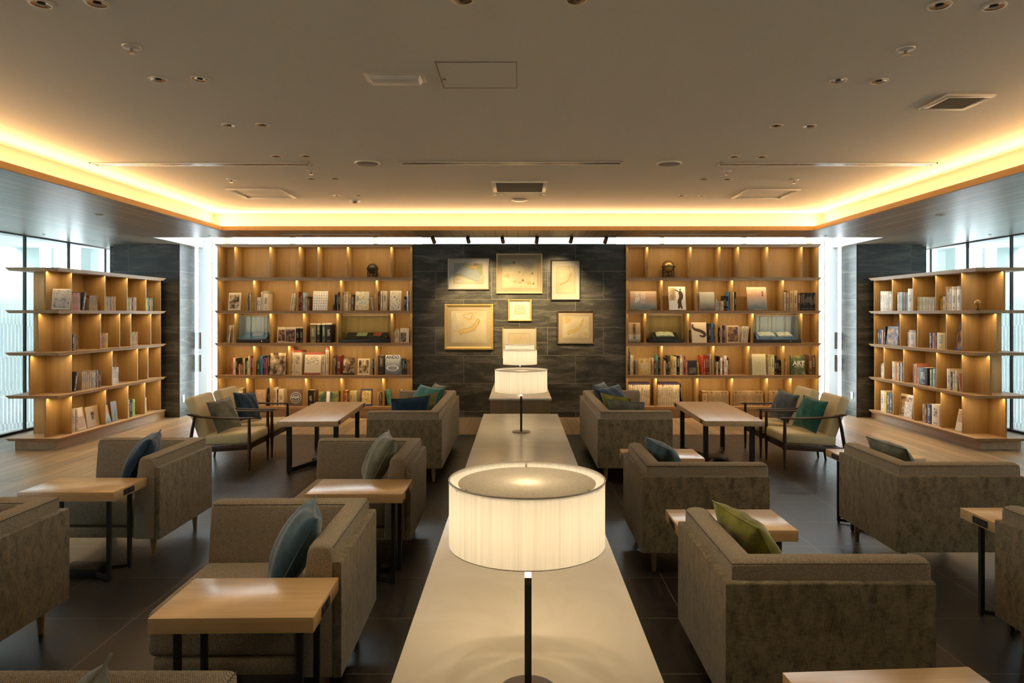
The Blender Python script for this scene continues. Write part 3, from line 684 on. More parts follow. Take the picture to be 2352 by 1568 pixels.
ROWS = [2.2124, 1.697, 1.183, 0.662, 0.147]
def side_case(lab, s, divpx, fins):
    xf = 5.62 if s < 0 else 5.60          # front edge of the dividers (absolute)
    xl = 5.545 if s < 0 else 5.52; xbk = 6.2; xs = 5.905; Y0, Y1 = 8.41, 10.98
    root = thing('bookcase', lab, 'bookcase', (s * 5.88, 9.75, 0), 0, 'oak bookcases'); T = tr(-s * 5.88, -9.75, 0)
    def put(mb, nm, mt, **kw):
        mb.v = [tuple(T @ Vector(p)) for p in mb.v]; return mb.build(nm, mt, root, **kw)
    def bx(a, c, y0, y1, z0, z1): q = sorted((s * a, s * c)); return MB().box(q[0], q[1], y0, y1, z0, z1)
    for z in ROWS:
        e = .03; top = [(s * xl, Y0, z), (s * xl, Y1, z), (s * xbk, Y1, z), (s * xbk, Y0, z)]; bot = [(s * (xl + e), Y0 + e, z - .037), (s * (xl + e), Y1 - e, z - .037), (s * (xbk - e), Y1 - e, z - .037), (s * (xbk - e), Y0 + e, z - .037)]
        put(MB().prism(bot, top), 'shelf', 'oak_y')
    put(bx(5.63, 6.13, 8.49, 11.1, 0, .11), 'plinth', 'oak_y')
    for r in range(4):
        z1, z0 = ROWS[r] - .037, ROWS[r + 1]
        put(bx(xs, xs + .02, 8.77, 10.95, z0, z1), 'back_panel', 'oak')
        ys = [xf * F / abs(p - VX) for p in divpx[r]]
        DIVX[('SL' if s < 0 else 'SR', r + 1)] = ys
        for i, yv in enumerate(ys):
            near = i == 0
            put(bx(xf, 6.09, yv - .011, yv + .011, z0, z1), 'divider', 'oak', bevel=.002)
        put(bx(fins[r] - .011, fins[r] + .011, 8.46, ys[0] - .011, z0, z1), 'end_fin', 'oak', bevel=.002)
        put(bx(xl + .05, xl + .07, 8.5, 10.9, z1 - .005, z1), 'light_strip', 'white_metal')
        area('shelf_led', (s * (xl + .06), 9.68, z1 - .008), (.014, 2.45), 4.4, WARM2, (0, s * 0.12, 0))
        area('shelf_led_end', (s * 5.85, 8.485, z1 - .008), (.5, .012), 1.1, WARM2, (0, 0, 0))
    return root
side_case('freestanding oak bookcase standing beside the left glass wall', -1,
          [[164, 241, 292.2, 335.5, 369], [164, 231, 275, 300.5, 346.5, 369], [164, 257.5, 316, 340, 369], [164, 242.5, 294, 333, 369]], [5.749, 5.839, 5.935, 5.744])
side_case('freestanding oak bookcase standing beside the right glass wall', 1,
          [[2209, 2149.5, 2097, 2049.5, 2007.5], [2210, 2174, 2107.5, 2067, 2007.5], [2210.5, 2151.5, 2075.5, 2030.5, 2008.5], [2210.5, 2161.5, 2098.5, 2051, 2009]], [5.908, 5.824, 5.743, 5.928])

# ------------------------------------------------------------------ books
C = dict(cream=(0.66, 0.56, 0.40), white=(0.78, 0.74, 0.66), black=(0.018, 0.016, 0.016), red=(0.45, 0.07, 0.04), darkred=(0.20, 0.03, 0.025), navy=(0.03, 0.04, 0.11), blue=(0.06, 0.20, 0.42),
         teal=(0.10, 0.28, 0.26), green=(0.05, 0.10, 0.06), lime=(0.30, 0.45, 0.05), olive=(0.16, 0.14, 0.05), mustard=(0.55, 0.38, 0.07), yellow=(0.70, 0.52, 0.06), orange=(0.58, 0.22, 0.06),
         brown=(0.13, 0.07, 0.035), tan=(0.46, 0.32, 0.17), grey=(0.30, 0.28, 0.26), charcoal=(0.05, 0.05, 0.055), pink=(0.60, 0.28, 0.30), lightblue=(0.38, 0.50, 0.52), purple=(0.14, 0.06, 0.22), salmon=(0.62, 0.24, 0.16), pale=(0.60, 0.56, 0.34))
WORD = dict(darkred='dark red', lightblue='pale blue', pale='pale yellow-green')
CASE = {'L': 'bookcase left of slate wall', 'R': 'bookcase right of slate wall', 'SL': 'freestanding bookcase by left glass', 'SR': 'freestanding bookcase by right glass'}
SHELF = {'L': {2: 'second', 3: 'third', 4: 'fourth', 5: 'bottom'}}
COUNT = {}
rnd = random.Random(7)
def book_mesh(w, d, h, top=None):
    """cover wrapped round a page block; spine at y=0, page block behind it"""
    b = MB(); t = min(.0025, w * .15); b.box(-w / 2, -w / 2 + t, 0, d, 0, h); b.box(w / 2 - t, w / 2, 0, d, 0, h)
    n = 5; bow = min(w * .18, .006)
    arc = [(-w / 2 + w * i / (n - 1), -bow * math.sin(PI * i / (n - 1))) for i in range(n)]
    bot = [(x, y, 0) for x, y in arc] + [(w / 2, .003, 0), (-w / 2, .003, 0)]; tp = [(x, y, h) for x, y, _ in bot]
    b.prism(bot, tp)
    b.box(-w / 2 + t, w / 2 - t, .003, d - .004, .002, h - .003, 1)
    if top: b.box(-w / 2 - .0004, w / 2 + .0004, -bow - .0004, d + .0002, h * .925, h + .0004, 2)
    return b

def bay(case, shelf, x0, x1):
    """keep a book between the dividers it stands between"""
    c = (x0 + x1) / 2; ds = DIVX[(case, shelf)]
    lo = max([d for d in ds if d <= c] or [-99]) + .0155; hi = min([d for d in ds if d > c] or [99]) - .0155
    w = x1 - x0
    if x0 < lo: x0 = lo; x1 = max(x1, lo + w * .8)
    if x1 > hi: x1 = hi; x0 = max(lo, min(x0, hi - w * .8))
    return x0, x1
def describe(case, shelf, colour, kind, extra='', what=''):
    k = (case, shelf); COUNT[k] = COUNT.get(k, 0) + 1
    nm = 'bottom' if (shelf == 5 and case in 'LR') or (shelf == 4 and case in ('SL', 'SR')) else ('top' if shelf == 1 else ORD[shelf])
    col = WORD.get(colour, colour)
    if what: return '%s book with %s, %s shelf of %s' % (col, what, nm, CASE[case])
    return '%s%s %s, %s from left, %s shelf of %s' % (extra, col, kind, ordn(COUNT[k]), nm, CASE[case])
# Items of a shelf are queued with their x-position and only labelled once sorted from left to right.
QUEUE = {}; SPECS = []
GAP = .0012
def queue(case, shelf, px, fn): QUEUE.setdefault((case, shelf), []).append((px, len(QUEUE.get((case, shelf), [])), fn))
def spine(case, shelf, px0, px1, pytop, col, zb, D=None, lean=0.0, top=None, depth=None):
    def go():
        if case in ('L', 'R'):
            DD = 11.17; x0, x1 = X(px0, DD), X(px1, DD)
            if not lean: x0, x1 = bay(case, shelf, x0, x1)
            w = (x1 - x0); h = Z(pytop, DD) - zb; dist = DD
            loc = ((x0 + x1) / 2, DD, zb + GAP); rz = 0.0; d = depth or min(.2, max(.12, h * .7))
        else:
            s = -1 if case == 'SL' else 1; xs = 5.66 if s < 0 else 5.64
            ya, yb = sorted((xs * F / abs(px0 - VX), xs * F / abs(px1 - VX))); 
            if not lean: ya, yb = bay(case, shelf, ya, yb)
            w = yb - ya; dist = (ya + yb) / 2; h = H - (pytop - VY) * dist / F - zb
            loc = (s * xs, dist, zb + GAP); rz = (PI / 2 if s < 0 else -PI / 2); d = depth or min(.18, max(.1, h * .7))
        w = max(.005, w - .003); h = max(.06, h)
        mw = tr(*loc) @ rot('Z', rz)
        if lean:
            sg = 1 if lean > 0 else -1
            mw = tr(*loc) @ rot('Z', rz) @ tr(sg * w / 2, 0, 0) @ rot('Y', lean) @ tr(-sg * w / 2, 0, 0)
        c = C[col]; j = 0.86 + .28 * rnd.random()
        th = 'slim ' if w < .02 else ('thick ' if w > .05 else '')
        lb = describe(case, shelf, col, 'leaning book' if lean else 'book', th)
        SPECS.append(dict(area=w * h / dist ** 2 * (.75 if len(case) > 1 else 1), w=w, d=d, h=h, top=top, mw=mw, color=tuple(min(1, v * j) for v in c), label=lb, case=case, zb=zb, lean=lean))
    queue(case, shelf, (px0 + px1) / 2, go)
def finish_books(n_single):
    SPECS.sort(key=lambda e: -e['area'] - (1 if e['lean'] else 0))
    for e in SPECS[:n_single]:
        o = book_mesh(e['w'], e['d'], e['h'], e['top']).build('book', ['book_cover', 'paper', TOPM[e['top']] if e['top'] else 'plaster'])
        o.color = (*e['color'], 1); o.matrix_world = e['mw']
        if e['lean']:
            dz = min((e['mw'] @ v.co).z for v in o.data.vertices); o.location.z += e['zb'] - dz + GAP
        tag(o, e['label'], 'book', 'books on the %s' % CASE[e['case']])
    mb = MB(); cols = []; uvw = []
    for e in SPECS[n_single:]:
        b = book_mesh(e['w'], e['d'], e['h'], e['top'])
        if e['lean']: e['mw'] = tr(0, 0, e['zb'] + GAP - min((e['mw'] @ Vector(v)).z for v in b.v)) @ e['mw']
        n0 = len(mb.v); off = len(mb.v); r = rnd.random()
        tops = ['red', 'purple', 'white', 'cream']
        mb.v += [tuple(e['mw'] @ Vector(v)) for v in b.v]
        for f, mi in zip(b.f, b.mi): mb.f.append([off + k for k in f]); mb.mi.append(mi if mi < 2 else 2 + tops.index(e['top']))
        cols += [(*e['color'], 1)] * len(b.v); uvw += [(v[0] / e['w'] + .5, r, v[2] / e['h'], 1) for v in b.v]
    if mb.v:
        o = mb.build('book_rows', ['book_cover_many', 'paper'] + [TOPM[k] for k in ('red', 'purple', 'white', 'cream')])
        for nm, data in (('bookcol', cols), ('bookuvw', uvw)):
            a = o.data.attributes.new(nm, 'FLOAT_COLOR', 'POINT'); a.data.foreach_set('color', [x for c in data for x in c])
        o['kind'] = 'stuff'; tag(o, 'remaining slim paperbacks and volumes standing in rows on all shelves', 'books')
TOPM = {'red': plain('band_red', (0.28, 0.055, 0.03), .5), 'purple': plain('band_purple', (0.03, 0.02, 0.05), .5), 'white': plain('band_white', (0.7, 0.62, 0.48), .5), 'cream': plain('band_cream', (0.6, 0.46, 0.26), .5)}
def text_part(parent, txt, size, loc, mat, ext=.0006, rx=PI / 2):
    cu = bpy.data.curves.new('lettering', 'FONT'); cu.body = txt; cu.size = size; cu.extrude = ext; cu.align_x = 'CENTER'; cu.align_y = 'CENTER'; cu.space_line = 0.9; cu.offset = size * (.03 if len(txt) in (2, 3, 4) and txt.isascii() else .008)
    ob = bpy.data.objects.new('lettering', cu); COL.objects.link(ob)
    dg = bpy.context.evaluated_depsgraph_get(); me = bpy.data.meshes.new_from_object(ob.evaluated_get(dg)); bpy.data.objects.remove(ob)
    me.materials.clear(); me.materials.append(M[mat])
    o = bpy.data.objects.new('lettering', me); COL.objects.link(o); o.parent = parent; o.location = loc; o.rotation_euler = (rx, 0, 0)
    return o
def face(case, shelf, px0, px1, pytop, col, artm, zb, inset=(.08, .92, .08, .92), what='', lean=.17, text=None, yaw=0.0, thick=.02, D=None, stand=False, extra=None, off=0.0):
    """a book shown cover-out, leaning back"""
    def go():
        if case in ('L', 'R'):
            DD = 11.12 + off; x0, x1 = bay(case, shelf, X(px0, DD), X(px1, DD)); w = x1 - x0 - .002; h = (Z(pytop, DD) - zb) / math.cos(lean); loc = ((x0 + x1) / 2, DD, zb); rz = yaw
        else:
            s = -1 if case == 'SL' else 1; xs = (5.66 if s < 0 else 5.64) + off
            ya, yb = sorted((xs * F / abs(px0 - VX), xs * F / abs(px1 - VX))); ya, yb = bay(case, shelf, ya, yb); w = yb - ya - .002; h = (H - (pytop - VY) * (ya + yb) / 2 / F - zb) / math.cos(lean)
            loc = (s * xs, (ya + yb) / 2, zb); rz = (PI / 2 if s < 0 else -PI / 2) + yaw
        b = MB(); t = .002; b.box(-w / 2, w / 2, 0, t, 0, h); b.box(-w / 2, w / 2, thick - t, thick, 0, h); b.box(-w / 2, -w / 2 + t, t, thick - t, 0, h)
        b.box(-w / 2 + t, w / 2 - .003, t, thick - t, .002, h - .002, 1)
        o = b.build('book', ['book_plain', 'paper'])
        o.color = (*C[col], 1)
        o.matrix_world = tr(*loc) @ rot('Z', rz) @ rot('X', -lean)
        dz = min((o.matrix_world @ v.co).z for v in o.data.vertices); o.location.z += zb - dz + GAP + (.006 if stand else 0)
        if artm:
            a0, a1, c0, c1 = inset
            MB().box(-w / 2 + w * a0, -w / 2 + w * a1, -.0012, -.0002, h * c0, h * c1).build('cover_picture', artm, o)
        if text:
            for (tx, rel, ux, uz, mt) in text: text_part(o, tx, h * rel, (w * ux, -.0022, h * uz), mt)
        if extra: extra(o, w, h)
        if stand:
            MB().box(-w * .22, w * .22, -.03, .02, -.005, -.0005).build('clear_stand', 'white_metal', o)
        lb = describe(case, shelf, col, 'book', 'cover-out ', what)
        tag(o, lb, 'book', 'books on the %s' % CASE[case])
    queue(case, shelf, (px0 + px1) / 2, go)
def mk_bp():
    k = N('book_plain'); oi = k.n('ObjectInfo'); nz = k.noise(k.coord(), 40, 2)
    k2 = k.mix(k.math('MULTIPLY', nz, .15), oi.outputs['Color'], (0.1, 0.08, 0.05)); M['book_plain'] = k.done(k.bsdf(k2, .4, spec=.4))
mk_bp()

class Shelf:
    """one shelf filled from crop coordinates: px = ox + x / sc"""
    def __init__(s, case, shelf, zb, ox, oy, sc): s.a = (case, shelf); s.zb = zb; s.o = (ox, oy, sc)
    def px(s, x): return s.o[0] + x / s.o[2]
    def py(s, y): return s.o[1] + y / s.o[2]
    def s(s, *items, lean=0.0, top=None):
        for (x0, x1, y, c) in items: spine(*s.a, s.px(x0), s.px(x1), s.py(y), c, s.zb, lean=lean, top=top)
        return s
    def run(s, x0, x1, n, y, cols, top=None, jit=0.0):
        for i in range(n):
            a, c = x0 + (x1 - x0) * i / n, x0 + (x1 - x0) * (i + 1) / n
            spine(*s.a, s.px(a), s.px(c), s.py(y + jit * rnd.uniform(-1, 1)), cols[i % len(cols)], s.zb, top=top)
        return s
    def f(s, x0, x1, y, col, artm, **kw): face(*s.a, s.px(x0), s.px(x1), s.py(y), col, artm, s.zb, **kw); return s

A = ('L', 480, 540, 4.9); B = ('L', 480, 740, 4.9)
def dots(o, w, h):
    b = MB(); cs = ['map_ochre', 'band_red', 'shelf_blue', 'map_ink']
    for i in range(6):
        for j in range(7):
            x, z = -w / 2 + w * (i + .6) / 6.2, h * (j + .6) / 7.2
            b.box(x - w * .028, x + w * .028, -.0012, -.0002, z - w * .028, z + w * .028, (i * 3 + j * 5) % 4)
    b.build('dot_pattern', cs, o)
def rings(o, w, h):
    b = MB()
    for r, m in ((.44, 0), (.37, 1), (.30, 0), (.23, 1), (.15, 2)):
        b.cyl((0, -.0004 - .0003 * (.5 - r), h * .5), (0, -.0022 + r * .003, h * .5), r * w, n=32, mi=m)
    b.box(-w * .42, w * .3, -.0026, -.0022, h * .48, h * .58, 0)
    b.build('ring_pattern', ['mat_white', 'dark_frame', 'map_blue'], o)
q = Shelf('L', 2, ROWB[2], 480, 540, 4.9)
q.f(212, 350, 650, 'cream', 'art_sepia', inset=(.1, .9, .1, .9), what='sepia photo').s((425, 447, 652, 'grey'), (447, 457, 690, 'black'), (457, 470, 655, 'cream'), (470, 485, 640, 'orange'), (485, 499, 632, 'mustard'))
q.s((527, 555, 698, 'white'), (555, 582, 698, 'white'), (585, 605, 640, 'cream'), (607, 670, 628, 'cream')).s((912, 930, 660, 'cream'), (932, 948, 655, 'white'), (950, 968, 655, 'cream'), lean=.13)
q.s((1000, 1020, 638, 'darkred'), (1020, 1050, 638, 'darkred'), (1053, 1085, 645, 'lightblue'), (1087, 1110, 690, 'tan'), (1110, 1135, 690, 'brown')).f(1165, 1330, 633, 'white', None, extra=dots, what='grid of small dots')
q.s((1388, 1410, 670, 'charcoal'), (1412, 1430, 650, 'black'), lean=.12).s((1436, 1455, 648, 'tan'), (1455, 1476, 640, 'black')).s((1505, 1517, 665, 'cream'), (1517, 1568, 636, 'cream'), (1572, 1600, 665, 'tan'), (1600, 1635, 668, 'brown'))
q.f(1645, 1803, 635, 'tan', 'art_colour', inset=(0.02, .98, .02, .98), what='coloured picture').s((1838, 1856, 672, 'white'), lean=-.22).s((1865, 1879, 660, 'cream'))
q.s((1905, 1926, 635, 'darkred'), (1928, 1950, 628, 'white'), (1955, 2005, 628, 'cream')).f(2032, 2160, 628, 'white', 'art_lines', inset=(.03, .97, .03, .97), what='ink line drawing').s((2195, 2222, 690, 'navy'), (2226, 2245, 630, 'white'), (2245, 2265, 628, 'charcoal'), (2266, 2283, 628, 'cream'))
q = Shelf('L', 3, ROWB[3], 480, 740, 4.9)
q.s((196, 216, 35, 'grey'), (218, 236, 36, 'white'), lean=.14).s((252, 268, 60, 'tan'), (270, 285, 25, 'cream'))
q.f(765, 850, 55, 'cream', 'art_dark', inset=(.12, 1, .1, .82), what='dark photo', lean=.12, off=.06).f(856, 972, 55, 'cream', 'art_dark', inset=(.04, .96, .06, .84), what='red flower photo', lean=.12)
q.s((978, 1018, 55, 'black'), (1022, 1056, 55, 'black'), top='white').s((1138, 1205, 12, 'olive'), top='cream').s((1208, 1256, 15, 'black'), (1272, 1312, 12, 'green'), (1315, 1383, 10, 'black'), top='white')
q.s((2072, 2090, 90, 'cream'), (2092, 2140, 72, 'cream')).f(2148, 2250, 68, 'cream', 'art_text_dark', inset=(.05, .7, .05, .7), what='black photo', lean=.1).s((2254, 2268, 52, 'darkred'), (2270, 2284, 18, 'cream'))
q = Shelf('L', 4, ROWB[4], 480, 740, 4.9)
q.s((252, 270, 400, 'red'), (270, 300, 402, 'cream'), (300, 322, 405, 'black'), (322, 337, 468, 'darkred'), (337, 352, 470, 'cream'), (352, 362, 468, 'darkred'), (362, 375, 480, 'orange'), (375, 388, 455, 'brown'), (388, 405, 405, 'cream'), (405, 420, 405, 'black'), (420, 429, 430, 'green'), (429, 440, 435, 'cream'), (440, 465, 380, 'cream'), (465, 484, 380, 'brown'), (484, 500, 380, 'red'))
q.s((537, 575, 435, 'green'), (577, 605, 380, 'blue'), (607, 622, 385, 'black'), (622, 644, 400, 'purple'), (644, 663, 410, 'red'), (663, 682, 375, 'black')).f(688, 862, 350, 'brown', 'art_sepia', inset=(0, 1, .02, 1), what='brown portrait photo', thick=.03).s((868, 880, 380, 'tan'), (880, 894, 375, 'cream'))
q.s((912, 948, 290, 'cream'), (952, 1046, 318, 'cream'), top='red').f(1070, 1255, 348, 'cream', 'art_text', inset=(.08, .85, .45, .82), what='red bands', thick=.05, extra=lambda o, w, h: MB().box(-w / 2, w / 2, -.001, 0, h * .9, h).box(-w / 2, w / 2, -.001, 0, 0, h * .08).build('red_band', 'band_red', o)).s((1265, 1308, 342, 'cream'), (1312, 1350, 285, 'cream'), top='red')
q.s((1384, 1398, 440, 'brown'), (1398, 1415, 405, 'tan'), (1415, 1435, 375, 'charcoal'), (1437, 1485, 375, 'darkred')).f(1505, 1637, 405, 'black', 'art_sepia', inset=(.02, .98, .12, .98), what='sepia photo').f(1670, 1806, 412, 'cream', 'art_sepia', inset=(.1, .9, .1, .9), what='framed street photo')
q.s((1814, 1827, 450, 'cream'), (1828, 1842, 430, 'lightblue'), (1842, 1860, 415, 'black'), (1862, 1876, 385, 'cream')).s((1905, 1970, 375, 'charcoal')).f(1980, 2145, 375, 'navy', 'art_sea', inset=(0, 1, 0, 1), what='bold black title ANDO', text=[('ANDO', .215, 0, .88, 'ink_black')], thick=.035,
    extra=lambda o, w, h: MB().lathe([(w * .32, .0012), (w * .34, .0022), (w * .39, .0022), (w * .41, .0012)], n=36, caps=False, mat=tr(0, 0, h * .34) @ rot('X', PI / 2) @ Matrix.Diagonal((1, .45, 1, 1))).build('white_oval', 'ink_white', o))
q.s((2150, 2165, 395, 'lightblue'), (2165, 2180, 410, 'black'), (2180, 2200, 410, 'charcoal'), (2200, 2222, 430, 'black')).run(2222, 2284, 5, 430, ['green', 'orange', 'olive', 'orange', 'green'], jit=4)
q = Shelf('L', 5, ROWB[5], 480, 740, 4.9)
q.s((330, 384, 745, 'cream'), (384, 397, 800, 'tan'), (397, 413, 770, 'brown')).f(520, 640, 762, 'tan', 'art_redlines', inset=(.02, .98, .02, .98), what='red drawings').s((645, 661, 748, 'navy'), (661, 678, 738, 'black'))
q.s((712, 765, 738, 'cream'), (765, 780, 755, 'darkred'), (780, 840, 755, 'cream')).f(900, 1045, 760, 'brown', None, extra=rings, what='white target rings').s((1112, 1178, 765, 'black'), (1180, 1196, 768, 'brown'))
q.f(1232, 1445, 788, 'tan', 'art_green', inset=(0, 1, 0, 1), what='green landscape', extra=lambda o, w, h: MB().box(-w * .1, w * .08, -.002, -.0012, 0, h).build('title_strip', 'ink_white', o), stand=True).s((1460, 1472, 780, 'charcoal'))
q.s((1515, 1560, 770, 'orange'), (1562, 1580, 785, 'navy'), (1580, 1620, 778, 'mustard'), (1620, 1660, 778, 'pale')).f(1700, 1836, 755, 'navy', 'art_gold', inset=(.1, .9, .1, .9), what='gold ornament').s((1898, 1920, 790, 'tan'), (1922, 1945, 785, 'brown'))
q.s((2000, 2046, 765, 'teal'), lean=-.2).s((2140, 2176, 765, 'black'))

q = Shelf('R', 2, ROWB[2], 1420, 540, 4.9)
q.f(138, 435, 638, 'salmon', 'art_land', inset=(0, 1, 0, 1), what='white characters', text=[('五百\n羅漢', .3, -.12, .62, 'ink_white')], stand=True, thick=.025)
q.f(573, 765, 585, 'white', None, what='standing statue', text=[('運\n慶', .3, -.27, .66, 'map_ochre')], stand=True, lean=.2,
    extra=lambda o, w, h: MB().tube(smooth_pts([(w * .06, -.001, h * .05), (w * .12, -.001, h * .2), (w * .1, -.001, h * .34), (w * .2, -.001, h * .48), (w * .24, -.001, h * .6), (w * .2, -.001, h * .74), (w * .2, -.001, h * .82)], 3), [w * r for r in (.04, .06, .07, .075, .075, .08, .09, .10, .11, .11, .12, .12, .125, .12, .12, .11, .09, .05, .04)], flat=.004, up=(0, 1, 0)).tube(smooth_pts([(w * .26, -.001, h * .05), (w * .2, -.001, h * .25), (w * .2, -.001, h * .45)], 3), w * .05, flat=.01, up=(0, 1, 0)).cyl((w * .2, -.0004, h * .87), (w * .2, -.0016, h * .87), w * .055, n=16).tube(smooth_pts([(w * .2, -.001, h * .74), (w * .05, -.001, h * .8), (-.06 * w, -.001, h * .86), (-.1 * w, -.001, h * .82)], 4), w * .035, flat=.01, up=(0, 1, 0)).build('statue_picture', 'brown_frame', o))
q.s((898, 911, 638, 'white')).f(915, 1085, 642, 'cream', 'art_hills', inset=(0, 1, 0, 1), what='soft grey hills').s((1092, 1112, 718, 'cream'), (1112, 1135, 740, 'lightblue'), (1137, 1161, 740, 'tan'), (1161, 1187, 740, 'cream'), (1187, 1213, 682, 'black'), (1213, 1240, 685, 'black'), (1240, 1272, 635, 'blue'), (1292, 1304, 640, 'white'), (1304, 1327, 638, 'black'))
q.f(1457, 1680, 590, 'salmon', 'art_land', inset=(0, 1, 0, 1), what='evening river scene', stand=True, lean=.2, text=[('東\n海\n道', .085, .3, .7, 'band_red')])
q.s((1868, 1884, 640, 'white'), (1887, 1920, 622, 'tan'), (1925, 1970, 628, 'tan'), (1972, 2018, 622, 'tan'), (2022, 2050, 650, 'brown')).run(2052, 2240, 13, 648, ['black', 'black', 'charcoal'])
q = Shelf('R', 3, ROWB[3], 1420, 740, 4.9)
q.f(115, 250, 8, 'tan', 'art_hills', inset=(0, 1, 0, .4), what='vertical black title', text=[('伊\n能\n図\n大\n全', .17, 0, .55, 'ink_black')], thick=.04, lean=.1).s((803, 816, 90, 'charcoal'))
q.f(830, 1000, 5, 'cream', None, what='curved brown bird neck', stand=False, extra=lambda o, w, h: MB().tube(smooth_pts([(-w * .4, -.001, h * .92), (-w * .42, -.001, h * .78), (-w * .28, -.001, h * .66), (0, -.001, h * .6), (w * .28, -.001, h * .5), (w * .38, -.001, h * .38), (w * .25, -.001, h * .3), (w * .02, -.001, h * .36)], 4), [w * (.03 + .075 * math.sin(PI * (k + 1) / 31)) for k in range(29)], flat=.01, up=(0, 1, 0)).build('bird_picture', 'brown_frame', o))
q.s((1015, 1044, 15, 'charcoal'), (1045, 1074, 15, 'blue'), (1076, 1090, 25, 'brown')).s((1130, 1150, 60, 'black'), (1150, 1164, 38, 'cream'), (1164, 1178, 38, 'darkred'), (1178, 1203, 38, 'navy')).f(1227, 1362, 40, 'cream', 'art_dark', inset=(.06, .94, .05, .93), what='seated figure on black', lean=.14).s((1378, 1398, 48, 'white'), (1400, 1418, 46, 'cream'), (1420, 1438, 46, 'white'), (1440, 1458, 46, 'cream'), lean=.12)
q = Shelf('R', 4, ROWB[4], 1420, 740, 4.9)
q.s((104, 122, 290, 'black'), (122, 135, 330, 'green'), (135, 152, 370, 'white'), (152, 172, 372, 'cream'), (190, 205, 425, 'tan'), (205, 220, 428, 'cream')).f(226, 370, 405, 'tan', 'art_gold', inset=(.06, .94, .06, .94), what='round gold ornament', lean=.1, extra=lambda o, w, h: MB().cyl((0, -.0012, h * .5), (0, -.0022, h * .5), w * .34, n=28).build('round_panel', 'band_cream', o))
q.s((375, 400, 405, 'cream'), (402, 428, 430, 'darkred'), (428, 450, 370, 'teal'), (452, 476, 395, 'black'))
q.s((507, 519, 420, 'cream'), (519, 535, 435, 'cream'), (535, 558, 400, 'black'), (558, 585, 375, 'charcoal'), (585, 615, 380, 'mustard'), (615, 656, 390, 'cream'), (657, 692, 375, 'black'), (692, 722, 375, 'cream'), (722, 737, 385, 'tan'), (737, 757, 380, 'darkred'), (757, 788, 428, 'pink')).f(791, 888, 432, 'black', 'art_text_dark', inset=(.1, .9, .1, .5), what='faint silver figure', lean=.08).s((896, 914, 455, 'mustard'), lean=-.1)
q.s((933, 958, 378, 'red'), (958, 985, 380, 'red'), (985, 1010, 375, 'darkred'), (1010, 1030, 370, 'darkred'), (1030, 1050, 365, 'lightblue'), (1086, 1100, 375, 'charcoal'), (1100, 1125, 445, 'cream'), (1125, 1145, 385, 'black'), (1145, 1172, 400, 'white'), (1172, 1190, 440, 'darkred'), (1190, 1222, 380, 'white'), (1222, 1235, 430, 'cream'), (1235, 1252, 400, 'brown'))
q.s((1478, 1496, 368, 'cream')).f(1505, 1662, 360, 'pale', None, what='plain pale cover', text=[('|', .1, 0, .6, 'map_ink')], thick=.03, lean=.12).s((1680, 1720, 365, 'pale'), (1720, 1758, 365, 'pale'), (1760, 1785, 378, 'black'), (1785, 1808, 428, 'black'), (1808, 1830, 428, 'black'), (1868, 1880, 405, 'darkred'), (1880, 1894, 415, 'cream'))
q.f(1945, 2105, 380, 'green', 'art_green', inset=(0, 1, 0, 1), what='white title ART', text=[('ART', .33, .06, .6, 'ink_white'), ('SINCE 1900', .095, .06, .43, 'ink_white')], thick=.05, lean=.06).s((2143, 2188, 370, 'brown'), (2188, 2232, 370, 'brown'))
q = Shelf('R', 5, ROWB[5], 1420, 740, 4.9)
q.run(108, 357, 10, 682, ['cream'], top='purple').run(440, 690, 10, 682, ['cream'], top='purple').s((695, 712, 690, 'black'), lean=-.1)
q.s((946, 1003, 778, 'tan')).run(1005, 1248, 14, 780, ['tan']).run(1294, 1637, 18, 778, ['tan']).run(1690, 1895, 9, 778, ['tan'], jit=1)

q = Shelf('SL', 1, ROWS[1], 0, 0, 1)
q.s((164.8, 167.6, 672, 'salmon')).run(168, 184, 5, 672, ['orange', 'grey', 'pink', 'pink', 'mustard']).s((187, 193, 672, 'charcoal'), lean=.22)
q.run(205, 224, 8, 679, ['tan'], top='red').run(241.8, 265.5, 10, 681, ['pink', 'yellow', 'teal', 'cream', 'orange', 'purple', 'mustard', 'tan', 'red', 'yellow']).run(293, 313, 8, 683, ['yellow', 'teal', 'cream', 'orange', 'navy', 'mustard', 'pink', 'yellow']).run(336.2, 350.5, 5, 684, ['yellow', 'teal', 'black', 'orange', 'green'])
q = Shelf('SL', 2, ROWS[2], 0, 0, 1)
q.s((165, 171, 767, 'black'), (171.3, 174.5, 768, 'orange'), (174.8, 176.4, 769, 'black')).run(231.8, 247.5, 5, 765, ['salmon', 'orange', 'orange', 'mustard', 'yellow']).run(301.3, 316, 5, 762, ['tan', 'mustard', 'lime', 'pink', 'salmon'])
q = Shelf('SL', 3, ROWS[3], 0, 0, 1)
q.s((168, 174, 855, 'charcoal'), lean=.2).run(187, 213.5, 6, 853, ['tan']).s((213.8, 217, 850, 'cream'), (217, 220, 850, 'lightblue'), (220, 222, 850, 'black'), (222, 225.5, 850, 'orange'), (225.5, 228.5, 850, 'charcoal'), (228.5, 231.5, 850, 'darkred')).run(258, 271.8, 4, 843, ['white'])
q = Shelf('SL', 4, ROWS[4], 0, 0, 1)
q.run(164.8, 179.5, 4, 939, ['cream', 'white', 'tan', 'cream'])
q.f(180.5, 199, 937, 'cream', 'art_redlines', inset=(.1, .9, .08, .6), what='chair picture', lean=.2).f(201, 229, 933, 'tan', None, what='bold number 50', lean=.12, text=[('50', .24, 0, .62, 'ink_black'), ('1969\n2019', .10, 0, .43, 'ink_black')])
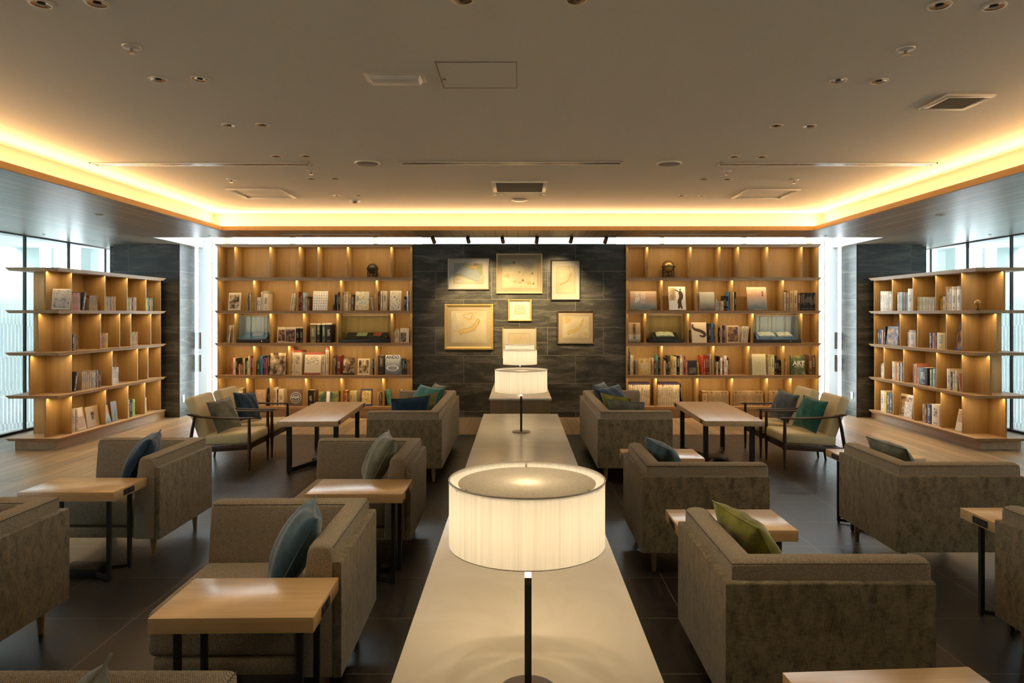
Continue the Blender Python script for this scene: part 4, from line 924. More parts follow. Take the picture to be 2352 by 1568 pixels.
q.f(243.5, 256, 922, 'charcoal', 'art_land', inset=(0, 1, .05, .8), what='sunset scene', lean=.25).f(257.5, 271, 922, 'brown', 'art_green', inset=(.1, .9, .05, .5), what='green landscape', lean=.1).s((294.8, 297.5, 918, 'cream'), (297.5, 301, 918, 'black'), (301, 304, 917, 'charcoal'), (304.3, 309.8, 917, 'lime'), (333.6, 336.6, 913, 'cream'))

q = Shelf('SR', 1, ROWS[1], 0, 0, 1)
q.run(2022.5, 2042, 4, 669, ['white', 'cream', 'white', 'cream']).s((2042.3, 2048.5, 669, 'cream')).run(2061, 2079, 5, 671, ['white', 'lightblue', 'white', 'teal', 'pink']).s((2079, 2082, 672, 'teal'), (2082, 2085, 672, 'lightblue'), (2085.2, 2096, 663, 'cream'))
q.s((2103, 2109, 682, 'mustard')).run(2109, 2147, 16, 682, ['cream', 'pale', 'white']).s((2159, 2162.5, 681, 'mustard'), (2162.5, 2166, 681, 'mustard'), (2166, 2172, 681, 'cream'), (2172, 2176, 658, 'tan'), (2176, 2181, 663, 'cream'), (2181, 2186, 663, 'white'), (2186, 2197.5, 658, 'cream'), (2198, 2207.5, 657, 'white'))
q = Shelf('SR', 2, ROWS[2], 0, 0, 1)
q.s((2015, 2020.5, 756, 'black'), (2020.5, 2025, 756, 'navy'), (2025, 2029, 757, 'salmon'), (2030.5, 2034, 750, 'black')).f(2035, 2061, 750, 'black', 'art_dark', inset=(.02, .98, .04, .9), what='dark battle picture', lean=.1).s((2062.5, 2065.5, 738, 'black'))
q.s((2085, 2088, 762, 'cream'), (2088, 2104, 758, 'tan'), (2135, 2142, 764, 'charcoal'), (2142, 2145.5, 764, 'pink'), (2145.5, 2149, 764, 'orange'), (2149, 2152, 764, 'navy'), (2152, 2171.5, 764, 'mustard')).f(2191, 2208, 742, 'navy', 'art_dark', inset=(.05, .95, .05, .95), what='ornate dark cover', lean=.22)
q = Shelf('SR', 3, ROWS[3], 0, 0, 1)
q.s((2023.5, 2026.6, 836, 'cream'), (2026.6, 2029.6, 834, 'white'), (2049, 2057, 830, 'tan'), (2057.3, 2061, 832, 'orange'), (2061, 2065, 833, 'cream'), (2065, 2068, 833, 'black'), (2068, 2071.5, 833, 'white'), (2071.5, 2074.8, 833, 'charcoal'))
q.s((2097, 2100, 835, 'red'), (2100, 2103.5, 836, 'cream'), (2103.5, 2107.5, 835, 'salmon'), (2107.5, 2111, 844, 'cream'), (2111, 2130, 844, 'black'), (2136, 2139.5, 848, 'white'), (2139.5, 2143, 848, 'teal'), (2143, 2149.8, 847, 'lightblue'))
q.s((2175, 2183, 847, 'cream'), (2183.3, 2188, 854, 'charcoal'), (2188, 2194, 853, 'cream'), (2194, 2199.5, 852, 'pale')).s((2204.5, 2208.5, 858, 'salmon'), lean=-.18)
q = Shelf('SR', 4, ROWS[4], 0, 0, 1)
q.s((2023, 2031, 897, 'cream'), (2031, 2036.5, 899, 'mustard'), (2037, 2043.5, 902, 'charcoal'), (2043.5, 2049.5, 902, 'charcoal'))
q.f(2065, 2096, 906, 'cream', 'art_sepia', inset=(.04, .96, .05, .88), what='busy sepia picture', lean=.1, off=.04).f(2076, 2094, 924, 'tan', 'art_text', inset=(.08, .92, .1, .9), what='small picture', lean=.08, off=-.0).s((2119, 2124, 928, 'tan'), (2124, 2130, 928, 'brown'), (2130, 2139.5, 928, 'navy'), (2140, 2158.5, 929, 'cream')).f(2193, 2208, 941, 'cream', 'art_redlines', inset=(.15, .85, .4, .92), what='red drawing', lean=.2)
for key in QUEUE:
    for px, i, fn in sorted(QUEUE[key], key=lambda e: (e[0], e[1])): fn()
finish_books(230)
# the tilted white book standing alone in the near end of the left freestanding bookcase
o = MB().box(-.11, .11, 0, .003, 0, .29).box(-.11, .11, .022, .025, 0, .29).box(-.11, -.107, .003, .022, 0, .29).box(-.107, .107, .003, .022, .002, .287, 1).build('book', ['book_plain', 'paper'])
o.color = (*C['white'], 1); o.matrix_world = tr(-5.60, 8.53, ROWS[1]) @ rot('Z', .45) @ rot('X', -.4) @ Matrix.Diagonal((.86, 1, .95, 1))
o.location.z += ROWS[1] - min((o.matrix_world @ v.co).z for v in o.data.vertices) + GAP
MB().box(-.1, .1, -.0012, -.0002, .02, .27).build('cover_picture', 'art_grey', o)
tag(o, 'pale grey book leaning alone at the near end of left freestanding bookcase', 'book', 'books on the freestanding bookcase by left glass')

def resolve_books():
    """nudge books that touch a neighbour or a divider until they stand free"""
    from mathutils.bvhtree import BVHTree
    bpy.context.view_layer.update()
    def data(o):
        mw = o.matrix_world; return [mw @ v.co for v in o.data.vertices], [tuple(p.vertices) for p in o.data.polygons]
    def box(vs): return [min(v[i] for v in vs) for i in range(3)], [max(v[i] for v in vs) for i in range(3)]
    items = []
    for o in COL.objects:
        if o.type == 'MESH' and (o.name.startswith('book') and o.parent is None or (o.parent and o.parent.name.startswith('bookcase'))):
            vs, fs = data(o); items.append([o, vs, fs, box(vs), BVHTree.FromPolygons(vs, fs), o.parent is None and o.name != 'book_rows'])
    for it in items:
        if not it[5]: continue
        o = it[0]
        near = [q for q in items if q is not it and all(q[3][0][i] < it[3][1][i] + .08 and q[3][1][i] > it[3][0][i] - .08 for i in range(3))]
        fr = (o.matrix_world.to_3x3() @ Vector((0, -1, 0))); fr.z = 0; fr.normalize(); sd = Vector((-fr.y, fr.x, 0))
        cand = [(0, 0)] + [(a * .008, b2 * .004) for b2 in (0, 1, -1, 2, -2, 3, -3, 5, -5, 7, -7) for a in range(0, 6)]
        for attempt in range(4):
            ok = None
            for a, b2 in cand:
                d = fr * a + sd * b2; vs = [v + d for v in it[1]]; t = BVHTree.FromPolygons(vs, it[2])
                if not any(t.overlap(q[4]) for q in near): ok = d; break
            if ok is not None: break
            if o.children: cand = [(a * .008, b2 * .004) for b2 in (9, -9, 12, -12, 15, -15) for a in range(0, 9)]; continue
            for v in o.data.vertices: v.co.x *= .8; v.co.y *= .85
            it[1] = [o.matrix_world @ v.co for v in o.data.vertices]
        if ok is None: continue
        if ok.length: o.location += ok; it[1] = vs
        it[3] = box(vs); it[4] = t
resolve_books()
# globes
def globe(px, ybase, D, w, h, lab, dark):
    x = X(px, D); t = thing('globe', lab, 'globe', (x, D + .12, ybase + .001), 0, 'antique globes')
    R = w * .37; zc = h * .58
    b = MB(); b.lathe([(R * math.sin(PI * i / 12), -R * math.cos(PI * i / 12)) for i in range(13)], (0, 0, zc), 24, caps=False); b.build('sphere', dark, t, smooth=True)
    b = MB(); b.lathe([(w * .40, 0), (w * .5, 0), (w * .5, .012), (w * .40, .012), (w * .40, 0)], (0, 0, zc - .006), 28, caps=False); b.build('horizon_ring', 'bronze', t)
    b = MB(); b.tube([(w * .41 * math.sin(2 * PI * i / 24), 0, zc + w * .41 * math.cos(2 * PI * i / 24)) for i in range(25)], .006, 8); b.build('meridian_ring', 'bronze', t, smooth=True)
    for a in range(4):
        c, s_ = math.cos(a * PI / 2 + PI / 4), math.sin(a * PI / 2 + PI / 4); rr = w * .44
        b = MB(); b.lathe([(.012, 0), (.014, .01), (.008, .03), (.013, zc * .4), (.008, zc * .6), (.012, zc * .9), (.008, zc - .006)], (c * rr, s_ * rr, 0), 10); b.build('leg', 'bronze', t, smooth=True)
    b = MB(); b.box(-w * .31, w * .31, -.01, .01, .03, .045); b.box(-.01, .01, -w * .31, w * .31, .03, .045); b.cyl((0, 0, .045), (0, 0, zc - R), .012, .008); b.build('stretcher', 'bronze', t)
globe(852, ROWB[1], 11.14, .20, .255, 'dark antique globe on stand, top shelf of left rear bookcase', 'globe_dark')
globe(1538.8, ROWB[1], 11.14, .235, .315, 'brass antique globe on stand, top shelf of right rear bookcase', 'globe_brass')
t = thing('desk_globe', 'tiny brass globe at the near end of right freestanding bookcase', 'globe', (X(2246, 8.58), 8.58, ROWS[1] + .001))
b = MB(); b.lathe([(.001, 0), (.032, 0), (.03, .008), (.012, .018), (.006, .03), (.005, .055), (.001, .055)], n=18); b.build('base', 'bronze', t, smooth=True)
b = MB(); b.lathe([(.038 * math.sin(PI * i / 12), -.038 * math.cos(PI * i / 12)) for i in range(13)], (0, 0, .092), 24, caps=False); b.build('sphere', 'globe_brass', t, smooth=True)

# display cases with open books
def display_case(ox, x0, x1, ytop, ybase_top, lab, books, frosted):
    D = 11.1; a, c = X(ox + x0 / 4.9, D), X(ox + x1 / 4.9, D); zt = Z(540 + ytop / 4.9, D); zb = ROWB[3]
    a, c = bay('L' if ox < 1000 else 'R', 3, a, c); w = (c - a) / 2; t = thing('display_case', lab, 'display case', ((a + c) / 2, 11.085, zb + .001), 0, 'glass display cases'); h = zt - zb
    b = MB(); b.box(-w, w, 0, .29, 0, .055); b.build('base', 'black_plastic', t, bevel=.002)
    b = MB(); w2 = w - .035; b.box(-w2, w2, .02, .024, .055, h); b.box(-w2, -w2 + .004, .024, .27, .055, h); b.box(w2 - .004, w2, .024, .27, .055, h); b.box(-w2, w2, .024, .27, h - .004, h)
    b.build('glass_cover', 'case_glass', t)
    b = MB()
    for (x, y) in ((-w2, .02), (w2, .02)): b.box(x - .0015, x + .0015, y - .0015, y + .0015, .055, h)
    b.box(-w2, w2, .0185, .0205, h - .002, h + .001); b.build('edge', 'dark_grey', t)
    b = MB(); b.prism([(-w2 + .03, .05, .055), (w2 - .03, .05, .055), (w2 - .03, .26, .055), (-w2 + .03, .26, .055)], [(-w2 + .03, .05, .07), (w2 - .03, .05, .07), (w2 - .03, .26, .16), (-w2 + .03, .26, .16)]); b.build('sloped_plinth', 'shelf_blue' if frosted else 'black_plastic', t)
    b = MB(); b.cyl((w * .55, -.002, .028), (w * .55, .002, .028), .007, n=14); b.build('lock', 'chrome', t)
    if frosted:
        b = MB(); n = 5
        for i in range(n): b.box(-w2 + .02 + i * (2 * w2 - .04) / n, -w2 + .02 + (i + 1) * (2 * w2 - .04) / n - .003, .262, .266, .16, h - .02)
        b.build('back_card', 'vent_pale', t)
    for (bx, bw, colr, bl, opened) in books:
        tt = thing('open_book' if opened else 'closed_book', bl, 'book', ((a + c) / 2 + bx, 11.085 + .15, zb + .07 + .052), 0); ang = math.atan2(.09, .21)
        MM = rot('X', ang)
        if opened:
            b = MB()
            for sgn in (-1, 1):
                top = []
                for i in range(5):
                    u = i / 4; top.append((sgn * u * bw, .012 + .02 * math.sin(PI * (.15 + .85 * u)) * (1 - .4 * u)))
                for i in range(4):
                    (xa, za), (xb_, zb_) = top[i], top[i + 1]
                    b.prism([(xa, -.075, .001), (xb_, -.075, .001), (xb_, .075, .001), (xa, .075, .001)], [(xa, -.075, za), (xb_, -.075, zb_), (xb_, .075, zb_), (xa, .075, za)], mat=MM)
            b.build('pages', 'paper', tt, smooth=True)
            b = MB(); b.box(bw * .15, bw * .9, -.06, .06, .0335, .0345, mat=MM); b.box(-bw * .9, -bw * .2, -.06, .06, .0335, .0345, mat=MM)
            MB().box(-bw - .006, bw + .006, -.08, .08, -.003, .001, mat=MM).build('binding', 'brown_frame', tt)
        else:
            MB().box(-bw, bw, -.06, .06, 0, .004, mat=MM).box(-bw, bw, -.06, .06, .014, .018, mat=MM).build('boards', colr, tt)
            MB().box(-bw + .002, bw - .004, -.057, .057, .004, .014, mat=MM).build('pages', 'paper', tt)
plain('vent_pale', (0.42, 0.40, 0.36), .8)
display_case(480, 310, 680, 908, 0, 'glass display case with striped back on left bookcase, nearer the window', [(.03, .07, 'silver_frame', 'grey booklet inside the left display case of left bookcase', False)], True)
display_case(480, 1480, 2040, 905, 0, 'wide glass display case on left bookcase, nearer the slate wall', [(-.08, .08, 'map_green', 'grey-green booklet in the wide display case of left bookcase', False), (.17, .065, 'band_red', 'small red booklet in the wide display case of left bookcase', False)], False)
display_case(1420, 348, 738, 900, 0, 'glass display case with one open book, right bookcase', [(0, .14, 'paper', 'open old book alone in the display case beside slate wall', True)], False)
display_case(1420, 1527, 2063, 905, 0, 'wide glass display case with two open books, right bookcase', [(-.13, .13, 'paper', 'larger open book on the left in the two-book display case', True), (.16, .11, 'paper', 'smaller open book on the right in the two-book display case', True)], True)

# ------------------------------------------------------------------ framed maps
def fr_case(x0, y0, x1, y1):
    g = lambda v, o: o + v / 3.734
    D = 11.12; return X(g(x0, 940), D), X(g(x1, 940), D), Z(g(y1, 540), D), Z(g(y0, 540), D)
def coast(rng, pts, jit, sub=4):
    out = []
    for i in range(len(pts) - 1):
        for j in range(sub):
            u = j / sub; out.append((pts[i][0] * (1 - u) + pts[i + 1][0] * u + rng.uniform(-jit, jit), pts[i][1] * (1 - u) + pts[i + 1][1] * u + rng.uniform(-jit, jit)))
    return out + [pts[-1]]
def ribbon(b, pts, w, mi, y=-.0022):
    for i in range(len(pts) - 1):
        (ax, az), (bx_, bz) = pts[i], pts[i + 1]; dx, dz = bx_ - ax, bz - az; L = math.hypot(dx, dz) or 1; nx, nz = -dz / L * w / 2, dx / L * w / 2
        b.add([(ax + nx, y, az + nz), (bx_ + nx, y, bz + nz), (bx_ - nx, y, bz - nz), (ax - nx, y, az - nz)], [(0, 1, 2, 3)], mi)
ARC = [(.16, .16), (.22, .24), (.33, .28), (.45, .32), (.56, .38), (.64, .48), (.70, .60), (.74, .74), (.80, .82)]
def arc_land(b, rng, sx, sz, flip=False, width=.08):
    up = [(x, z + width) for x, z in ARC]; dn = [(x + width * .5, z - width * .7) for x, z in reversed(ARC)]
    loop = coast(rng, up + dn + [up[0]], .012); loop = [((x - .5) * sx, (z - .5) * sz) for x, z in loop]
    n = len(loop); c = len(up) * 4
    m = n // 2
    for i in range(m - 1):
        a, a2, d, d2 = loop[i], loop[i + 1], loop[n - 1 - i], loop[n - 2 - i]
        b.add([(a[0], -.0016, a[1]), (a2[0], -.0016, a2[1]), (d2[0], -.0016, d2[1]), (d[0], -.0016, d[1])], [(0, 1, 2, 3)], 1)
    ribbon(b, loop, sx * .008, 0)
    for _ in range(14):
        k = rng.randrange(len(loop)); p = loop[k]; ribbon(b, coast(rng, [p, (p[0] * .9 + rng.uniform(-.03, .03), p[1] * .9)], .004, 3), sx * .004, 0)
def blob(b, rng, cx, cz, rx, rz, mi, ink=0, w=.003):
    pts = []; ph = rng.uniform(0, 6); blob.k = getattr(blob, 'k', 0) + 1; yb = -.0016 - .00004 * (blob.k % 12)
    for i in range(25):
        a = 2 * PI * i / 24; r = 1 + .25 * math.sin(3 * a + ph) + rng.uniform(-.12, .12); pts.append((cx + rx * r * math.cos(a), cz + rz * r * math.sin(a)))
    pts[-1] = pts[0]
    for i in range(24): b.add([(cx, yb, cz), (pts[i][0], yb, pts[i][1]), (pts[i + 1][0], yb, pts[i + 1][1])], [(0, 1, 2)], mi)
    ribbon(b, pts, w, ink)
def picture(fr, mp, frame_m, mat_m, fw, lab, style, seed, ornate=False):
    x0, x1, z0, z1 = fr_case(*fr); cx, cz = (x0 + x1) / 2, (z0 + z1) / 2; A_, B_ = (x1 - x0) / 2, (z1 - z0) / 2
    t = thing('framed_map', lab, 'framed map', (cx, 11.14, cz), 0, 'framed antique maps on the slate wall'); rng = random.Random(seed)
    b = MB(); d = .035
    for (ax, az, bx_, bz, ix, iz, jx, jz) in ((-A_, -B_, A_, -B_, A_ - fw, -B_ + fw, -A_ + fw, -B_ + fw), (A_, -B_, A_, B_, A_ - fw, B_ - fw, A_ - fw, -B_ + fw), (A_, B_, -A_, B_, -A_ + fw, B_ - fw, A_ - fw, B_ - fw), (-A_, B_, -A_, -B_, -A_ + fw, -B_ + fw, -A_ + fw, B_ - fw)):
        b.prism([(ax, 0, az), (bx_, 0, bz), (ix, 0, iz), (jx, 0, jz)], [(ax, -d, az), (bx_, -d, bz), (ix, -d * .6, iz), (jx, -d * .6, jz)])
    if ornate:
        n = 48
        for i in range(n):
            u = -1 + 2 * (i + .5) / n
            for (px_, pz) in ((u * A_, B_ - fw * .4), (u * A_, -B_ + fw * .4), (A_ - fw * .4, u * B_), (-A_ + fw * .4, u * B_)):
                b.lathe([(.001, .003), (fw * .16, .002), (fw * .24, 0)], (px_, 0, 0), 6, mat=tr(0, -d, pz) @ tr(px_, 0, 0) @ rot('X', PI / 2) @ tr(-px_, 0, 0))
    b.build('frame', frame_m, t)
    MB().box(-A_ + fw, A_ - fw, -.012, -.002, -B_ + fw, B_ - fw).build('mount_board', mat_m, t)
    mx0, mx1, mz0, mz1 = fr_case(*mp); sx, sz = mx1 - mx0, mz1 - mz0
    o = MB().box(-sx / 2, sx / 2, -.001, 0, -sz / 2, sz / 2).build('map_sheet', 'map_paper', t); o.location = ((mx0 + mx1) / 2 - cx, -.0125, (mz0 + mz1) / 2 - cz)
    b = MB(); e = .46
    ribbon(b, [(-sx * e, -sz * e), (sx * e, -sz * e), (sx * e, sz * e), (-sx * e, sz * e), (-sx * e, -sz * e)], .003, 0, -.0023)
    if style == 'sea':
        b.add([(-sx * .45, -.0014, -sz * .05), (sx * .45, -.0014, -sz * .05), (sx * .45, -.0014, sz * .45), (-sx * .45, -.0014, sz * .45)], [(0, 1, 2, 3)], 3)
        b.add([(-sx * .15, -.0014, -sz * .2), (sx * .33, -.0014, -sz * .4), (sx * .42, -.0014, -sz * .05), (-sx * .3, -.0014, -sz * .05)], [(0, 1, 2, 3)], 3)
        for (u, v, r1, r2, m) in ((-.05, .37, .13, .08, 4), (.2, .3, .2, .07, 1), (.37, .2, .07, .22, 4), (-.32, -.08, .13, .05, 4), (-.3, -.36, .12, .09, 2), (.25, .42, .1, .05, 0)): blob(b, rng, u * sx, v * sz, r1 * sx, r2 * sz, m)
        for p in b.v: pass
        ribbon(b, coast(rng, [(-sx * .45, -sz * .02), (-sx * .1, -sz * .1), (sx * .2, -sz * .35), (sx * .44, -sz * .42)], .01), .005, 0, -.0024)
    elif style == 'chart':
        for k in range(16): a = PI * k / 8; ribbon(b, [(0, .02), (sx * .42 * math.cos(a), .02 + sz * .4 * math.sin(a))], .0011, 1, -.0021)
        blob(b, rng, 0, .02, .012, .012, 0)
        for i in range(5): blob(b, rng, rng.uniform(-.42, .42) * sx, -.38 * sz + rng.uniform(0, .05), .05 * sx, .025 * sz, 1)
        blob(b, rng, -.36 * sx, -.08 * sz, .08 * sx, .05 * sz, 1); blob(b, rng, -.38 * sx, .33 * sz, .08 * sx, .06 * sz, 2)
        ribbon(b, coast(rng, [(-.3 * sx, .2 * sz), (.05 * sx, .3 * sz), (.2 * sx, .15 * sz), (.05 * sx, -.15 * sz)], .012), .0025, 0)
        for (u, v) in ((-.16, .38), (.38, .0), (.1, -.24), (.41, -.36)): blob(b, rng, u * sx, v * sz, .015, .02, 0)
    elif style == 'arc':
        arc_land(b, rng, sx * .95, sz * .95); blob(b, rng, -.3 * sx, .32 * sz, .1 * sx, .1 * sz, 1); blob(b, rng, .38 * sx, -.32 * sz, .06 * sx, .08 * sz, 1)
    elif style == 'tall':
        arc_land(b, rng, sx * .9, sz * .6, width=.04); ribbon(b, coast(rng, [(-.42 * sx, .42 * sz), (-.1 * sx, .36 * sz), (.2 * sx, .42 * sz), (.22 * sx, .2 * sz), (.24 * sx, -.05 * sz)], .012), .0025, 0)
        ribbon(b, coast(rng, [(-.45 * sx, .25 * sz), (-.3 * sx, .05 * sz), (-.4 * sx, -.2 * sz), (-.3 * sx, -.38 * sz)], .012), .0022, 0)
    elif style == 'cartouche':
        arc_land(b, rng, sx * .9, sz * .62, width=.12)
        for v in b.v: pass
        blob(b, rng, -.02 * sx, .34 * sz, .14 * sx, .10 * sz, 1); blob(b, rng, -.02 * sx, .34 * sz, .1 * sx, .065 * sz, 2); blob(b, rng, -.42 * sx, .12 * sz, .07 * sx, .26 * sz, 2)
        ribbon(b, coast(rng, [(.2 * sx, .44 * sz), (.3 * sx, .36 * sz), (.35 * sx, .42 * sz), (.42 * sx, .4 * sz)], .008), .003, 0)
    else:
        blob(b, rng, 0, 0, .38 * sx, .28 * sz, 2) if style == 'small' else None
        if style == 'small': blob(b, rng, .05 * sx, .05 * sz, .2 * sx, .13 * sz, 3)
    for _ in range(70):
        u, v = rng.uniform(-.42, .42), rng.uniform(-.42, .42); L = rng.uniform(.008, .03)
        if style in ('arc', 'tall', 'cartouche') and abs(v - (u * .75 - .02)) > .16 and rng.random() < .7: continue
        a = rng.choice((0, 0, .6, -.5, 1.2)); ribbon(b, [(u * sx, v * sz), (u * sx + L * math.cos(a) * sx, v * sz + L * math.sin(a) * sx)], .0022, 1 if rng.random() < .6 else 0, -.0025)
    b.build('map_print', ['map_ink', 'map_ochre', 'mat_cream', 'map_blue', 'map_green'], o)
    return t
picture((331, 197, 684, 466), (372, 236, 641, 421), 'silver_frame', 'mat_white', .016, 'wide map with blue-grey sea in thin silver frame, upper left', 'sea', 1)
picture((747, 157, 1141, 499), (798, 205, 1092, 450), 'pale_gold', 'mat_tan', .022, 'large sepia sea chart in gold frame, top middle of slate wall', 'chart', 2, True)
picture((1216, 213, 1468, 557), (1258, 260, 1427, 503), 'dark_frame', 'mat_white', .014, 'tall map in thin dark frame with white mount', 'tall', 3)
picture((304, 590, 720, 978), (362, 652, 662, 921), 'gold_frame', 'mat_tan', .042, 'large map with scrolled cartouche in heavy gold frame, lower left', 'cartouche', 4, True)
picture((848, 551, 1049, 733), (903, 601, 997, 675), 'gold_frame', 'mat_white', .026, 'smallest map, gold frame with wide white mount, centre of slate wall', 'small', 5, True)
picture((799, 788, 1090, 1054), (848, 835, 1043, 1006), 'pale_gold', 'mat_cream', .016, 'pale framed sheet partly hidden behind the far lamp shades', 'pale', 6)
picture((1270, 652, 1585, 928), (1315, 695, 1541, 881), 'brown_frame', 'mat_tan', .02, 'island map in dark brown frame, lower right of slate wall', 'arc', 7)

# switch plates and the white pull plates on the jambs
for s, px, py, lab in ((-1, 421, 915, 'small white socket plate on the left slate pier'), (1, 1957, 908, 'small white socket plate on the right slate pier')):
    xx = s * 5.42; D = abs(xx) * F / abs(px - VX); z = Z(py, D)
    t = thing('socket_plate', lab, 'socket', (xx, D, z), 0, 'socket plates')
    q_ = sorted((0, -s * .006)); MB().box(q_[0], q_[1], -.035, .035, -.06, .06).build('plate', 'white_metal', t, bevel=.002)
    q_ = sorted((-s * .006, -s * .009)); MB().box(q_[0], q_[1], -.018, .018, -.035, .035).build('sockets', 'trim_cream', t, bevel=.001)
for s, nm in ((-1, 'left'), (1, 'right')):
    for k, (py, up) in enumerate(((782, 'upper'), (834, 'lower'))):
        D = 11.72; xx = X(455 if s < 0 else 1924, D); z = Z(py, D)
        t = thing('door_pull', '%s white recessed pull plate beside the %s slate pier' % (up, nm), 'door handle', (xx, D, z), 0, 'white pull plates')
        MB().box(-.055, -.01, -.008, 0, -.14, .14).box(.02, .055, -.008, 0, -.14, .14).build('plate', 'acrylic', t, bevel=.002)
        MB().box(0, .008, -.016, 0, -.14, .14).build('pull_rail', 'acrylic', t, bevel=.002)

# ------------------------------------------------------------------ counters and lamps
CX0, CX1 = -.321, .369
def counter(y0, y1, lab):
    t = thing('counter', lab, 'counter', ((CX0 + CX1) / 2, (y0 + y1) / 2, 0), 0, 'long counters'); w, l = (CX1 - CX0) / 2, (y1 - y0) / 2
    MB().box(-w, w, -l, l, .70, .72).build('counter_top', 'counter_stone', t, bevel=.002)
    MB().box(-w + .012, w - .012, -l + .012, l - .012, .08, .70).build('body', 'counter_wood', t)
    MB().box(-w + .05, w - .05, -l + .05, l - .05, 0.003, .08).build('kick_base', 'black_metal', t)
    return t
counter(0.75, 6.50, 'long near counter with pale stone top in the centre aisle')
counter(7.67, 10.62, 'shorter far counter with pale stone top in front of slate wall')
def make_lamp():
    t = thing('table_lamp', 'nearest table lamp with big drum shade on the near counter', 'table lamp', (0, 0, .72), 0, 'drum shade table lamps')
    b = MB(); b.lathe([(.001, 0), (.072, 0), (.072, .005), (.068, .007), (.001, .008)], (0, 0, 0), 36); b.build('base', 'bronze', t, smooth=True)
    b = MB(); b.box(-.0085, .0085, -.0085, .0085, .007, .267); b.build('post', 'black_metal', t)
    b = MB(); b.box(-.0085, .0085, -.0085, .235, .267, .284); b.box(-.006, .006, .205, .225, .284, .35); b.build('arm', 'bronze', t)
    yc = .215; R = .215
    b = MB(); n = 72
    b.loft([[(r * math.cos(2 * PI * j / n), yc + r * math.sin(2 * PI * j / n), z) for j in range(n)] for r, z in ((R, .297), (R, .475))], caps=False)
    b.build('lamp_shade', 'shade_fabric', t, smooth=True)
    for z, rr in ((.297, .0014), (.475, .0024)):
        b = MB(); b.tube([(R * math.cos(2 * PI * j / 48), yc + R * math.sin(2 * PI * j / 48), z) for j in range(49)], rr, 6); b.build('shade_rim', 'trim_cream', t, smooth=True)
    b = MB(); b.lathe([(.001, .463), (.19, .463), (.19, .465), (.001, .465)], (0, yc, 0), 48); b.build('top_diffuser', 'shade_fabric', t)
    b = MB()
    for a in (PI / 2, PI / 2 + 2.1, PI / 2 - 2.1): b.box(.185, .214, -.002, .002, .464, .467, mat=tr(0, yc, 0) @ rot('Z', a))
    b.build('spider', 'brass', t)
    b = MB(); b.lathe([(.035 * math.sin(PI * i / 10), -.035 * math.cos(PI * i / 10)) for i in range(11)], (0, yc, .418), 20, caps=False); b.cyl((0, yc, .345), (0, yc, .385), .016); b.build('bulb', 'bulb_glow', t, smooth=True)
    return t
emit('bulb_glow', (1.0, .79, .51), 44.0)
lamp = make_lamp()
for i, (D, lab) in enumerate(((1.715, ''), (5.50, 'second table lamp standing near the far end of near counter'), (8.62, 'third table lamp, on the far counter'), (10.16, 'farthest table lamp, right in front of the slate wall'))):
    loc = (.0245, D, .72)
    o = lamp if i == 0 else dup(lamp, lab, loc)
    o.location = loc

# ------------------------------------------------------------------ upholstered chairs and sofas
def offs(path, t):
    out = []
    for i, p in enumerate(path):
        p = Vector(p); ns = []
        if i > 0: d = (p - Vector(path[i - 1])).normalized(); ns.append(Vector((-d.y, d.x)))
        if i < len(path) - 1: d = (Vector(path[i + 1]) - p).normalized(); ns.append(Vector((-d.y, d.x)))
        if len(ns) == 1: out.append(p + ns[0] * t)
        else:
            m = (ns[0] + ns[1]); m = m / m.dot(ns[0]); out.append(p + m * t)
    return out
def sweep(path, prof, round_ends=0.0):
    """path: outer line (inside is to its left); prof: (inward offset, z)"""
    P = [Vector(p) for p in path]
    cols = [offs(path, t) for t, z in prof]
    rings = [[(cols[k][i].x, cols[k][i].y, prof[k][1]) for k in range(len(prof))] for i in range(len(P))]
    if round_ends:
        ct = sum(p[0] for p in prof) / len(prof); cz = sum(p[1] for p in prof) / len(prof)
        def endring(i, j):
            d = (P[i] - P[j]).normalized(); res = []
            for back, k in ((1.0, 1.0), (.45, .975), (.12, .93), (0, .85)):
                r = []
                for q in range(len(prof)):
                    c0 = offs(path, prof[q][0])[i]; cc = offs(path, ct)[i]
                    v = c0 * k + cc * (1 - k) if k < 1 else c0
                    zz = prof[q][1]; zz = zz - (1 - k) * .12 * (1 if zz > cz else -.2)
                    v = v - d * round_ends * back; r.append((v.x, v.y, zz))
                res.append(r)
            return res
        a = endring(0, 1); z = endring(len(P) - 1, len(P) - 2)
        rings = list(reversed(a)) + rings[1:-1] + z
    return MB().loft(rings)
